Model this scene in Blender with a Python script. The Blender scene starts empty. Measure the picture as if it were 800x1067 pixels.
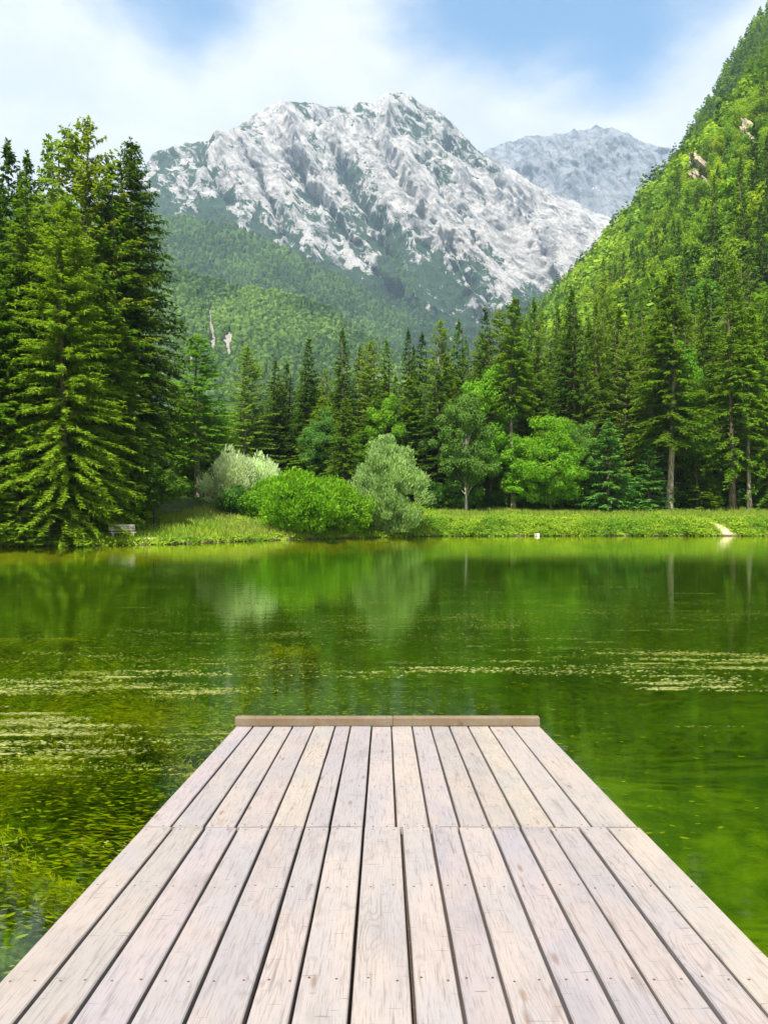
import bpy, math, random
import numpy as np
from mathutils import Vector

S = bpy.context.scene
COL = S.collection
R = math.radians
PI = math.pi
CAMZ = 2.5
F = 900.0                                  # focal length in photo pixels (800 px wide)

# ------------------------------------------------------------------ noise
def _hash(ix, iy, seed):
    h = (ix.astype(np.int64) * 374761393 + iy.astype(np.int64) * 668265263 + seed * 974634777) & 0xFFFFFFFF
    h = ((h ^ (h >> 13)) * 1274126177) & 0xFFFFFFFF
    return ((h ^ (h >> 16)) & 0xFFFF) / 65535.0
def vnoise(x, y, seed=0):
    x = np.asarray(x, float); y = np.asarray(y, float)
    ix = np.floor(x); iy = np.floor(y); fx = x - ix; fy = y - iy
    fx = fx*fx*fx*(fx*(fx*6-15)+10); fy = fy*fy*fy*(fy*(fy*6-15)+10)
    a = _hash(ix, iy, seed); b = _hash(ix+1, iy, seed); c = _hash(ix, iy+1, seed); d = _hash(ix+1, iy+1, seed)
    return (a*(1-fx)+b*fx)*(1-fy) + (c*(1-fx)+d*fx)*fy
def fbm(x, y, seed=0, octs=5, gain=0.5):
    s = 0; a = 1.0; t = 0; f = 1.0
    for o in range(octs):
        s = s + a*vnoise(x*f, y*f, seed+o*17); t += a; a *= gain; f *= 2.03
    return s/t
def ridged(x, y, seed=0, octs=6, gain=0.55):
    s = 0; a = 1.0; t = 0; f = 1.0
    for o in range(octs):
        n = 1-np.abs(2*vnoise(x*f, y*f, seed+o*31)-1)
        s = s + a*n*n; t += a; a *= gain; f *= 2.07
    return s/t
def sstep(a, b, x):
    t = np.clip((np.asarray(x, float)-a)/(b-a), 0, 1); return t*t*(3-2*t)

# ------------------------------------------------------------------ mesh builder
class MB:
    def __init__(s):
        s.v = []; s.f4 = []; s.f3 = []; s.n = 0
        s.c4 = []; s.c3 = []; s.m4 = []; s.m3 = []
    def add(s, V, Fc, col=0.5, mi=0):
        V = np.asarray(V, float).reshape(-1, 3); Fc = np.asarray(Fc, np.int64)
        if Fc.size == 0: return
        k = Fc.shape[1]
        c = np.broadcast_to(np.asarray(col, float), (len(Fc),) if np.ndim(col) < 2 else (len(Fc), 3))
        if c.ndim == 1: c = np.repeat(c[:, None], 3, 1)
        s.v.append(V)
        (s.f4 if k == 4 else s.f3).append(Fc + s.n)
        (s.c4 if k == 4 else s.c3).append(c)
        (s.m4 if k == 4 else s.m3).append(np.full(len(Fc), mi))
        s.n += len(V)
    def mesh(s, name, mats, smooth=False, attrs=None):
        V = np.concatenate(s.v) if s.v else np.zeros((0, 3))
        f4 = np.concatenate(s.f4) if s.f4 else np.zeros((0, 4), np.int64)
        f3 = np.concatenate(s.f3) if s.f3 else np.zeros((0, 3), np.int64)
        me = bpy.data.meshes.new(name)
        me.vertices.add(len(V)); me.vertices.foreach_set('co', V.astype(np.float32).ravel())
        loops = np.concatenate([f4.ravel(), f3.ravel()]).astype(np.int32)
        me.loops.add(len(loops)); me.loops.foreach_set('vertex_index', loops)
        nf = len(f4)+len(f3)
        st = np.concatenate([np.arange(len(f4))*4, len(f4)*4+np.arange(len(f3))*3]).astype(np.int32)
        me.polygons.add(nf); me.polygons.foreach_set('loop_start', st)
        me.polygons.foreach_set('loop_total', np.concatenate([np.full(len(f4), 4), np.full(len(f3), 3)]).astype(np.int32))
        mi = np.concatenate((s.m4 or [np.zeros(0)]) + (s.m3 or [np.zeros(0)])).astype(np.int32)
        me.polygons.foreach_set('material_index', mi)
        me.polygons.foreach_set('use_smooth', np.full(nf, smooth, dtype=bool))
        c = np.concatenate((s.c4 or [np.zeros((0, 3))]) + (s.c3 or [np.zeros((0, 3))]))
        at = me.attributes.new('tint', 'FLOAT_VECTOR', 'FACE')
        at.data.foreach_set('vector', c.astype(np.float32).ravel())
        if attrs:
            for k, a in attrs.items():
                t = me.attributes.new(k, 'FLOAT', 'POINT'); t.data.foreach_set('value', np.asarray(a, np.float32).ravel())
        for m in (mats if isinstance(mats, (list, tuple)) else [mats]): me.materials.append(m)
        me.update(calc_edges=True); me.validate()
        return me
    def build(s, name, mats, parent=None, smooth=False, attrs=None):
        return link(name, s.mesh(name, mats, smooth, attrs), parent)

def link(name, data, parent=None):
    o = bpy.data.objects.new(name, data); COL.objects.link(o)
    if parent is not None: o.parent = parent
    return o
def tag(o, label=None, cat=None, group=None, kind=None):
    if label: o['label'] = label
    if cat: o['category'] = cat
    if group: o['group'] = group
    if kind: o['kind'] = kind
    return o
def empty(name, loc, rz=0.0):
    o = link(name, None); o.location = loc; o.rotation_euler = (0, 0, rz); return o

def unit(v): return v/np.maximum(np.linalg.norm(v, axis=-1, keepdims=True), 1e-9)
def kites(mb, P, D, W, L, wd, col, mid=0.45):
    N = len(P); L = np.broadcast_to(L, N)[:, None]; wd = np.broadcast_to(wd, N)[:, None]
    a = P; m = P + D*L*mid; t = P + D*L
    V = np.stack([a, m+W*wd/2, t, m-W*wd/2], 1).reshape(-1, 3)
    mb.add(V, np.arange(4*N).reshape(N, 4), col)
def tube(mb, pts, rads, sides=7, col=0.5, mi=0, cap=True):
    pts = np.asarray(pts, float); rads = np.broadcast_to(rads, len(pts)); n = len(pts)
    d = unit(np.gradient(pts, axis=0))
    ref = np.where(np.abs(d[:, 2:3]) > .9, np.array([[1., 0, 0]]), np.array([[0, 0, 1.]]))
    u = unit(np.cross(d, ref)); w = np.cross(d, u)
    a = np.arange(sides)/sides*2*PI
    V = pts[:, None, :] + rads[:, None, None]*(u[:, None, :]*np.cos(a)[None, :, None] + w[:, None, :]*np.sin(a)[None, :, None])
    Fq = []
    for i in range(n-1):
        for j in range(sides):
            k = (j+1) % sides
            Fq.append((i*sides+j, i*sides+k, (i+1)*sides+k, (i+1)*sides+j))
    mb.add(V.reshape(-1, 3), Fq, col, mi)
    if cap:
        c = np.vstack([V[-1], pts[-1:]])
        mb.add(c, [(j, (j+1) % sides, sides) for j in range(sides)], col, mi)
def box(mb, x0, x1, y0, y1, z0, z1, b=0.004, col=0.5, mi=0, M=None):
    """box with chamfered edges"""
    c = np.array([(x0+x1)/2, (y0+y1)/2, (z0+z1)/2]); h = np.array([x1-x0, y1-y0, z1-z0])/2; b = min(b, h.min()*.6)
    V = []; idx = {}
    for sx in (-1, 1):
        for sy in (-1, 1):
            for sz in (-1, 1):
                for ax in range(3):
                    p = np.array([sx, sy, sz])*(h-b); p[ax] = (sx, sy, sz)[ax]*h[ax]
                    idx[(sx, sy, sz, ax)] = len(V); V.append(c+p)
    q = []; t = []
    for ax in range(3):
        o = [k for k in range(3) if k != ax]
        for s in (-1, 1):
            f = []
            for (i, j) in ((-1, -1), (1, -1), (1, 1), (-1, 1)):
                k = [0, 0, 0]; k[ax] = s; k[o[0]] = i; k[o[1]] = j; f.append(idx[(*k, ax)])
            q.append(f)
        for i in (-1, 1):
            for j in (-1, 1):
                k0 = [0, 0, 0]; k0[o[0]] = i; k0[o[1]] = j; k1 = list(k0); k0[ax] = -1; k1[ax] = 1
                q.append([idx[(*k0, o[0])], idx[(*k1, o[0])], idx[(*k1, o[1])], idx[(*k0, o[1])]])
    for sx in (-1, 1):
        for sy in (-1, 1):
            for sz in (-1, 1): t.append([idx[(sx, sy, sz, a)] for a in range(3)])
    V = np.array(V)
    if M is not None: V = V @ M[:3, :3].T + M[:3, 3]
    mb.add(V, q, col, mi); mb.add(V, t, col, mi)

# ------------------------------------------------------------------ materials
class NT:
    def __init__(s, m):
        m.use_nodes = True; s.t = m.node_tree; s.t.nodes.clear()
    def n(s, typ, ins=None, **kw):
        nd = s.t.nodes.new(typ)
        for k, v in kw.items(): setattr(nd, k, v)
        for k, v in (ins or {}).items(): s.set(nd.inputs[k], v)
        return nd
    def set(s, sock, v):
        if isinstance(v, bpy.types.NodeSocket): s.t.links.new(v, sock)
        elif isinstance(v, bpy.types.Node): s.t.links.new(v.outputs[0], sock)
        else:
            if isinstance(v, (tuple, list)) and sock.type == 'RGBA' and len(v) == 3: v = (*v, 1)
            sock.default_value = v
    def math(s, op, a, b=0.0, clamp=False):
        return s.n('ShaderNodeMath', {0: a, 1: b}, operation=op, use_clamp=clamp).outputs[0]
    def mix(s, f, a, b, mode='MIX'):
        nd = s.t.nodes.new('ShaderNodeMix'); nd.data_type = 'RGBA'; nd.blend_type = mode
        s.set(nd.inputs[0], f); s.set(nd.inputs[6], a); s.set(nd.inputs[7], b); return nd.outputs[2]
    def ss(s, x, a, b, o0=0.0, o1=1.0):
        nd = s.t.nodes.new('ShaderNodeMapRange'); nd.interpolation_type = 'SMOOTHSTEP'
        for i, v in enumerate((x, a, b, o0, o1)): s.set(nd.inputs[i], v)
        return nd.outputs[0]
    def lin(s, x, a, b, o0=0.0, o1=1.0):
        nd = s.t.nodes.new('ShaderNodeMapRange')
        for i, v in enumerate((x, a, b, o0, o1)): s.set(nd.inputs[i], v)
        return nd.outputs[0]
    def noise(s, vec, scale, detail=4, rough=.55, dist=0.0):
        return s.n('ShaderNodeTexNoise', {'Vector': vec, 'Scale': scale, 'Detail': detail, 'Roughness': rough, 'Distortion': dist}).outputs[0]
    def vscale(s, vec, sc, loc=(0, 0, 0)):
        return s.n('ShaderNodeMapping', {'Vector': vec, 'Scale': sc, 'Location': loc}).outputs[0]
    def out(s, surf): s.t.links.new(surf if isinstance(surf, bpy.types.NodeSocket) else surf.outputs[0], s.n('ShaderNodeOutputMaterial').inputs[0])
def newmat(name):
    m = bpy.data.materials.new(name); return m, NT(m)

def foliage_mat(name, use_attr):
    m, T = newmat(name)
    at = T.n('ShaderNodeAttribute', attribute_name='tint')
    if use_attr: col = at.outputs['Color']
    else:
        oi = T.n('ShaderNodeObjectInfo')
        tint = T.n('ShaderNodeSeparateXYZ', {0: at.outputs['Vector']})
        col = T.n('ShaderNodeHueSaturation', {'Color': oi.outputs['Color'],
              'Hue': T.lin(tint.outputs[0], 0, 1, .515, .480), 'Saturation': 1.0,
              'Value': T.lin(tint.outputs[1], 0, 1, .55, 1.5)}).outputs[0]
    d = T.n('ShaderNodeBsdfPrincipled', {'Base Color': col, 'Roughness': .6, 'Specular IOR Level': .12})
    tr = T.n('ShaderNodeBsdfTranslucent', {'Color': T.mix(1.0, col, (1.25, 1.2, .55, 1), 'MULTIPLY')})
    T.out(T.n('ShaderNodeMixShader', {0: .45, 1: d.outputs[0], 2: tr.outputs[0]}))
    return m
M_LEAF = foliage_mat('foliage', False)
M_LEAFA = foliage_mat('foliage_mass', True)

def bark_mat():
    m, T = newmat('bark')
    tc = T.n('ShaderNodeTexCoord').outputs['Object']
    n = T.noise(T.vscale(tc, (6, 6, 1.2)), 1.5, 5, .65)
    oi = T.n('ShaderNodeObjectInfo')
    col = T.mix(T.ss(n, .35, .65), (.35, .35, .35, 1), (1.3, 1.25, 1.2, 1))
    col = T.mix(1.0, oi.outputs['Color'], col, 'MULTIPLY')
    b = T.n('ShaderNodeBump', {'Strength': .6, 'Distance': .05, 'Height': n})
    T.out(T.n('ShaderNodeBsdfPrincipled', {'Base Color': col, 'Roughness': .9, 'Normal': b.outputs[0], 'Specular IOR Level': .2}))
    return m
M_BARK = bark_mat()
BROWN = (.13, .10, .065, 1); GREYB = (.25, .215, .16, 1); DARKB = (.06, .045, .03, 1)

def ground_mat():
    m, T = newmat('meadow_ground')
    p = T.n('ShaderNodeNewGeometry').outputs['Position']
    n1 = T.noise(p, .09, 5, .6); n2 = T.noise(p, .9, 5, .65); n3 = T.noise(T.vscale(p, (1, 1, .2)), 6, 3, .6)
    z = T.n('ShaderNodeSeparateXYZ', {0: p}).outputs[2]
    g = T.mix(T.ss(n2, .3, .7), (.10, .22, .014, 1), (.22, .31, .035, 1))
    g = T.mix(T.ss(n1, .5, .68, 0, .6), g, (.24, .24, .06, 1))
    g = T.mix(T.ss(n3, .55, .75, 0, .5), g, (.05, .1, .012, 1))
    soil = T.mix(T.ss(n2, .35, .65), (.05, .035, .02, 1), (.11, .08, .045, 1))
    wood = T.n('ShaderNodeAttribute', attribute_name='wood').outputs['Fac']
    sand = T.n('ShaderNodeAttribute', attribute_name='sand').outputs['Fac']
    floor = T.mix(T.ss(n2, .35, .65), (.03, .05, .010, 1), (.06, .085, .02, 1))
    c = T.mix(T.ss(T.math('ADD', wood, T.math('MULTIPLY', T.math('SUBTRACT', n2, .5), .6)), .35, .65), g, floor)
    c = T.mix(T.ss(T.math('ADD', sand, T.math('MULTIPLY', T.math('SUBTRACT', n3, .5), .5)), .35, .6), c, (.42, .34, .22, 1))
    c = T.mix(T.ss(T.math('ADD', z, T.math('MULTIPLY', n2, .15)), .16, .28), soil, c)
    b = T.n('ShaderNodeBump', {'Strength': .8, 'Distance': .12, 'Height': n3})
    T.out(T.n('ShaderNodeBsdfPrincipled', {'Base Color': c, 'Roughness': .95, 'Normal': b.outputs[0], 'Specular IOR Level': .1}))
    return m
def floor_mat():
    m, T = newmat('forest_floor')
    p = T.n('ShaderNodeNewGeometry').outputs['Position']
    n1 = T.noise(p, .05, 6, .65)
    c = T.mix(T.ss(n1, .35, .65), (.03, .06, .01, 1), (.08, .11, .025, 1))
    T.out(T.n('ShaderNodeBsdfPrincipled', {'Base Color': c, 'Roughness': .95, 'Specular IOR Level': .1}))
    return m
def bed_mat():
    m, T = newmat('lake_bed')
    p = T.n('ShaderNodeNewGeometry').outputs['Position']
    n1 = T.noise(p, .22, 5, .6, .4); n2 = T.noise(p, 1.3, 6, .65, .6); n3 = T.noise(p, 7, 4, .6)
    z = T.n('ShaderNodeSeparateXYZ', {0: p}).outputs[2]
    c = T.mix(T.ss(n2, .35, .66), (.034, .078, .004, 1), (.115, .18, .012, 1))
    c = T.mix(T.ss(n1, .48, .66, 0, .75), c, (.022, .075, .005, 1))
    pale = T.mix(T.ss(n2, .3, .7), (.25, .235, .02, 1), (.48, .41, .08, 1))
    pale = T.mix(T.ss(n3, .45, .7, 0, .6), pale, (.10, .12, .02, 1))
    c = T.mix(T.ss(T.math('ADD', z, T.math('MULTIPLY', T.math('SUBTRACT', n1, .5), 1.2)), -1.25, -.45), T.mix(T.ss(z, -2.1, -1.2, .62, 0), c, (.012, .030, .003, 1)), pale)  # deep bed darkened in colour, standing in for light absorbed by the water
    b = T.n('ShaderNodeBump', {'Strength': .7, 'Distance': .15, 'Height': n2})
    T.out(T.n('ShaderNodeBsdfPrincipled', {'Base Color': c, 'Roughness': .95, 'Normal': b.outputs[0], 'Specular IOR Level': .1}))
    return m
def water_mat():
    m, T = newmat('lake_water')
    p = T.n('ShaderNodeNewGeometry').outputs['Position']
    w1 = T.noise(T.vscale(p, (.55, 1.3, 1)), 1.6, 3, .55, .3)
    w2 = T.noise(T.vscale(p, (1.0, 2.2, 1)), 5.5, 2, .5)
    w3 = T.noise(p, .05, 2, .5)
    h = T.math('ADD', w1, T.math('MULTIPLY', w2, .35))
    b = T.n('ShaderNodeBump', {'Strength': T.ss(w3, .35, .65, .035, .09), 'Distance': .05, 'Height': h})
    tr = T.n('ShaderNodeBsdfTransparent', {'Color': (.70, .79, .20, 1)})
    gl = T.n('ShaderNodeBsdfGlossy', {'Color': (.92, 1.0, .86, 1), 'Roughness': .025, 'Normal': b.outputs[0]})
    fr = T.n('ShaderNodeFresnel', {'IOR': 1.33, 'Normal': b.outputs[0]})
    T.out(T.n('ShaderNodeMixShader', {0: fr.outputs[0], 1: tr.outputs[0], 2: gl.outputs[0]}))
    return m
def wood_mat(name, tone, grey, dark):
    m, T = newmat(name)
    tc = T.n('ShaderNodeTexCoord').outputs['Object']
    at = T.n('ShaderNodeAttribute', attribute_name='tint').outputs['Vector']
    sp = T.n('ShaderNodeSeparateXYZ', {0: at})
    off = T.n('ShaderNodeVectorMath', {0: at, 1: (37.0, 53.0, 19.0)}, operation='MULTIPLY').outputs[0]
    q = T.n('ShaderNodeVectorMath', {0: tc, 1: off}, operation='ADD').outputs[0]
    fine = T.noise(T.vscale(q, (150, 5, 60)), 1.0, 4, .7)
    mid = T.noise(T.vscale(q, (42, 1.6, 30)), 1.0, 4, .6, .3)
    warp = T.noise(T.vscale(q, (5.5, .55, 5)), 1.0, 2, .5, .1)
    ringv = T.math('FRACT', T.math('MULTIPLY', warp, 26.0))
    ring = T.ss(T.math('ABSOLUTE', T.math('SUBTRACT', ringv, .5)), .22, .5)
    big = T.noise(T.vscale(q, (3.5, 1.1, 3)), 1.0, 5, .6)
    wet = T.noise(T.vscale(tc, (1.6, 1, 1)), 1.3, 7, .68, .4); spot = T.noise(T.vscale(q, (14, 6, 6)), 1.0, 4, .65)
    c = T.mix(T.ss(big, .36, .66), tone, grey)
    c = T.mix(T.ss(fine, .48, .70, 0, .45), c, dark)
    c = T.mix(T.ss(mid, .54, .73, 0, .46), c, dark)
    rm = T.math('MULTIPLY', ring, T.ss(T.noise(T.vscale(q, (3, .6, 3)), 1.0, 2, .5),   .54, .72, .0, .30))
    c = T.mix(rm, c, dark)
    c = T.mix(T.ss(wet, .50, .72, 0, .42), c, T.mix(.45, dark, grey))
    c = T.mix(T.ss(spot, .56, .74, 0, .50), c, T.mix(.6, grey, dark))
    # knots
    vo = T.n('ShaderNodeTexVoronoi', {'Vector': T.vscale(q, (6.5, 1.5, 4)), 'Scale': 1.0}, feature='F1').outputs[0]
    c = T.mix(T.ss(vo, .03, .13, .75, 0), c, (.16, .10, .07, 1))
    # little cracks across
    cr = T.noise(T.vscale(q, (8, 70, 8)), 1.0, 1, .5)
    c = T.mix(T.ss(cr, .70, .77, 0, .62), c, dark)
    c = T.mix(1.0, c, T.n('ShaderNodeCombineXYZ', {0: T.lin(sp.outputs[0], 0, 1, .92, 1.05), 1: T.lin(sp.outputs[0], 0, 1, .92, 1.05), 2: T.lin(sp.outputs[1], 0, 1, .94, 1.06)}).outputs[0], 'MULTIPLY')
    hh = T.math('ADD', T.math('ADD', T.math('MULTIPLY', fine, .5), mid), T.math('MULTIPLY', rm, -.8))
    b = T.n('ShaderNodeBump', {'Strength': .45, 'Distance': .004, 'Height': hh})
    T.out(T.n('ShaderNodeBsdfPrincipled', {'Base Color': c, 'Roughness': .75, 'Normal': b.outputs[0], 'Specular IOR Level': .3}))
    return m
def plain(name, c, rough=.7, metal=0.0, ns=8.0, var=.35):
    m, T = newmat(name)
    tc = T.n('ShaderNodeTexCoord').outputs['Object']
    n = T.noise(tc, ns, 5, .6)
    a = tuple(x*(1-var) for x in c); b = tuple(min(1, x*(1+var)) for x in c)
    T.out(T.n('ShaderNodeBsdfPrincipled', {'Base Color': T.mix(T.ss(n, .3, .7), (*a, 1), (*b, 1)), 'Roughness': rough, 'Metallic': metal}))
    return m
def mountain_mat(name, rockc, rockd, veg, veg2, scale=1.0, ang=-60, amp=1.0):
    m, T = newmat(name)
    p = T.n('ShaderNodeNewGeometry').outputs['Position']
    # coordinates turned so that streaks run down to the right
    rot = T.n('ShaderNodeMapping', {'Vector': p, 'Rotation': (0, R(ang), 0)}).outputs[0]
    n1 = T.noise(T.vscale(rot, (1.0, .8, 2.2)), .0040*scale, 10, .68, .5); n2 = T.noise(T.vscale(rot, (1, .8, 1.7)), .016*scale, 8, .74, .4)
    n3 = T.noise(p, .05*scale, 6, .72)
    n4 = T.noise(T.vscale(rot, (1, .8, 2.4)), .009*scale, 9, .74, .6)
    rk = T.n('ShaderNodeAttribute', attribute_name='rock').outputs['Fac']
    sn = T.n('ShaderNodeAttribute', attribute_name='snow').outputs['Fac']
    v = T.math('ADD', rk, T.math('ADD', T.math('MULTIPLY', T.math('SUBTRACT', n1, .5), 1.5*amp), T.math('MULTIPLY', T.math('SUBTRACT', n2, .5), 1.9*amp)))
    rc = T.mix(T.ss(n4, .40, .56), rockd, rockc)
    rc = T.mix(T.ss(n3, .5, .72, 0, .55), rc, rockd)
    rc = T.mix(T.ss(n2, .50, .64, 0, .55), rc, rockc)
    rc = T.mix(T.ss(T.noise(p, .11*scale, 4, .7), .52, .66, 0, .5), rc, rockd)
    vg = T.mix(T.ss(n3, .35, .68), veg, veg2)
    c = T.mix(T.ss(v, .45, .54), vg, rc)
    c = T.mix(T.ss(T.math('ADD', sn, T.math('MULTIPLY', T.math('SUBTRACT', n3, .5), 1.3)), .50, .62), c, (.80, .80, .82, 1))
    b = T.n('ShaderNodeBump', {'Strength': 1.0, 'Distance': 34.0/scale, 'Height': T.math('ADD', T.math('ADD', n2, n4), T.math('MULTIPLY', n3, .4))})
    T.out(T.n('ShaderNodeBsdfPrincipled', {'Base Color': c, 'Roughness': .95, 'Normal': b.outputs[0], 'Specular IOR Level': .1}))
    return m

# ------------------------------------------------------------------ terrain functions
SHX = np.array([-130, -95, -60, -40, -27.8, -21.5, -17.0, -11.0, -4.0, 2.0, 6.0, 25, 45, 75, 110, 150])
SHY = np.array([-60, 10, 52, 59.5, 62.8, 64.5, 66.5, 75.0, 82.0, 87.0, 89.5, 90.5, 90.0, 86, 60, -60])
def shore(x): return np.interp(x, SHX, SHY) + .5*(vnoise(np.asarray(x)*.35, 3.1, 5)-.5) + .55*(vnoise(np.asarray(x)*.9, 8.1, 6)-.5)
def shore_d(x, y):
    return np.maximum(y-shore(x), -4.5-y + 1.2*(vnoise(np.asarray(x)*.3, 1.7, 9)-.5))
def Pprof(t):
    return np.interp(t, [-1e4, 0, 100, 160, 200, 240, 290, 345, 400, 600, 900], [-1e4*.5, 0, 122, 196, 232, 282, 333, 420, 505, 650, 670])
def hill_x0(y): return np.interp(y, [0, 130, 200, 420, 900, 1000, 1500], [78, 62, 40, 14, 0, 40, 500])
def hillh(x, y):
    t = np.asarray(x, float)-hill_x0(y)
    n = (fbm(np.asarray(x)*.012, np.asarray(y)*.008, 21, 4)-.5)
    return Pprof(t + n*36*sstep(0, 60, t)) - 1.0
def baseh(x, y):
    x = np.asarray(x, float); y = np.asarray(y, float)
    d = shore_d(x, y); k = sstep(-4, 7, x)
    dp = np.maximum(d, 0)
    left = .34*(1-np.exp(-dp/.25)) + .115*np.minimum(dp, 45) + .03*np.maximum(dp-45, 0)
    right = 1.35*(1-np.exp(-dp/1.7)) + .075*np.minimum(dp, 55) + .03*np.maximum(dp-55, 0)
    up = left*(1-k)+right*k
    up = np.minimum(up, 30 + .002*dp) + .25*(fbm(x*.15, y*.15, 3, 4)-.5)*sstep(.5, 6, dp)
    near = sstep(0, -4, y)
    up = up*(1-near) + near*(.25*(1-np.exp(-dp/.3)) + .10*np.minimum(dp, 60))
    down = -np.minimum(-np.minimum(d, 0)*.5, .6)
    return np.where(d > 0, up, down)
def bedh(x, y):
    x = np.asarray(x, float); y = np.asarray(y, float)
    e = np.maximum(-shore_d(x, y), 0)
    dep = 2.1*(1-np.exp(-e/9.0)) + .02
    # shallow shelf to the right of the dock, weedy mounds on the left
    dep = dep*(1 - .62*sstep(.8, 2.5, x)*sstep(9.5, 4, y))*(1-.6*sstep(-1.0, -2.2, x)*sstep(6.5, 4.2, y))
    dep = dep - .9*sstep(-1, -3, x)*sstep(15, 11, y)*sstep(6.0, 8.0, y)*fbm(x*.5, y*.5, 44, 4)
    dep = dep*(.75+.5*fbm(x*.22, y*.22, 40, 4))
    return -np.maximum(dep, .03)
def gz(x, y): return float(max(baseh(x, y), hillh(x, y)))
def px2x(px, Y): return (px-400.0)/F*Y
def top_z(py, Y): return CAMZ + (533.5-py)/F*Y

def grid_mesh(name, xs, ys, hf, mat, keep=None, attrs_f=None):
    X, Y = np.meshgrid(xs, ys); Z = hf(X, Y)
    nx, ny = len(xs), len(ys)
    idx = np.arange(nx*ny).reshape(ny, nx)
    Fq = np.stack([idx[:-1, :-1], idx[:-1, 1:], idx[1:, 1:], idx[1:, :-1]], -1).reshape(-1, 4)
    if keep is not None:
        k = keep(X, Y, Z).ravel(); Fq = Fq[k[Fq].any(1)]
    V = np.stack([X, Y, Z], -1).reshape(-1, 3)
    used = np.unique(Fq); mp = np.full(len(V), -1); mp[used] = np.arange(len(used))
    mb = MB(); mb.add(V[used], mp[Fq])
    at = {k: f(X, Y, Z).ravel()[used] for k, f in (attrs_f or {}).items()}
    o = mb.build(name, mat, smooth=True, attrs=at)
    tag(o, kind='structure'); return o

def spread(lo, hi, n0, ends, g):
    a = np.linspace(lo, hi, n0); st = a[1]-a[0]
    l = []; x = lo; s = st
    while x > ends[0]: s *= g; x -= s; l.append(x)
    r = []; x = hi; s = st
    while x < ends[1]: s *= g; x += s; r.append(x)
    return np.array(l[::-1]+list(a)+r)
BENCH = None
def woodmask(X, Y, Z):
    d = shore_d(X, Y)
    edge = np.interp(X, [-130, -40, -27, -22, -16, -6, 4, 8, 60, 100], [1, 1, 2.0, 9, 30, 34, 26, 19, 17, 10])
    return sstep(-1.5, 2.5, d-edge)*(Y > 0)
# sandy gully on the right bank and worn earth by the bench
def sandmask(X, Y, Z):
    d = shore_d(X, Y)
    c = 35.0 + .55*np.minimum(d, 6) - .9*np.sin(np.minimum(d, 6)*.8)*.4
    c = 36.0 - .30*d
    g = np.exp(-((X-c)/.55)**2)*(d > -.5)*(d < 5)
    b = .9*np.exp(-((X-(-18.6))/1.2)**2-((Y-66.8)/.5)**2)
    return np.maximum(g, b)

xs = spread(-45, 62, 330, (-7000, 7000), 1.22)
ys = np.concatenate([spread(-6, -3.0, 8, (-400, -3.2), 1.35)[:-1], np.linspace(-2.9, 54, 40), spread(55, 118, 240, (54.9, 7600), 1.13)])
ys = np.unique(np.round(ys, 3))
M_GROUND = ground_mat(); M_FLOOR = floor_mat()
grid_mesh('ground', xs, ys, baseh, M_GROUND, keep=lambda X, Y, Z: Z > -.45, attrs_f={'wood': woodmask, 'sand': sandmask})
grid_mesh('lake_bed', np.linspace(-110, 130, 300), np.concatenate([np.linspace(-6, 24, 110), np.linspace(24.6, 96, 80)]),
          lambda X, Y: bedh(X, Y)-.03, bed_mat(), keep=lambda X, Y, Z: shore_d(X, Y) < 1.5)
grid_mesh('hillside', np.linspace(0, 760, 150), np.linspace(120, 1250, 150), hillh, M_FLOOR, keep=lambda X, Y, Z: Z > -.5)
mb = MB()
wx = np.linspace(-108, 128, 60); wy = np.linspace(-6, 95, 40)
WX, WY = np.meshgrid(wx, wy); i_ = np.arange(WX.size).reshape(WX.shape)
fq = np.stack([i_[:-1, :-1], i_[:-1, 1:], i_[1:, 1:], i_[1:, :-1]], -1).reshape(-1, 4)
kp = (shore_d(WX, WY) < 3.0).ravel(); fq = fq[kp[fq].any(1)]
mb.add(np.stack([WX, WY, 0*WX], -1).reshape(-1, 3), fq)
tag(mb.build('water', water_mat()), kind='structure')

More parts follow.
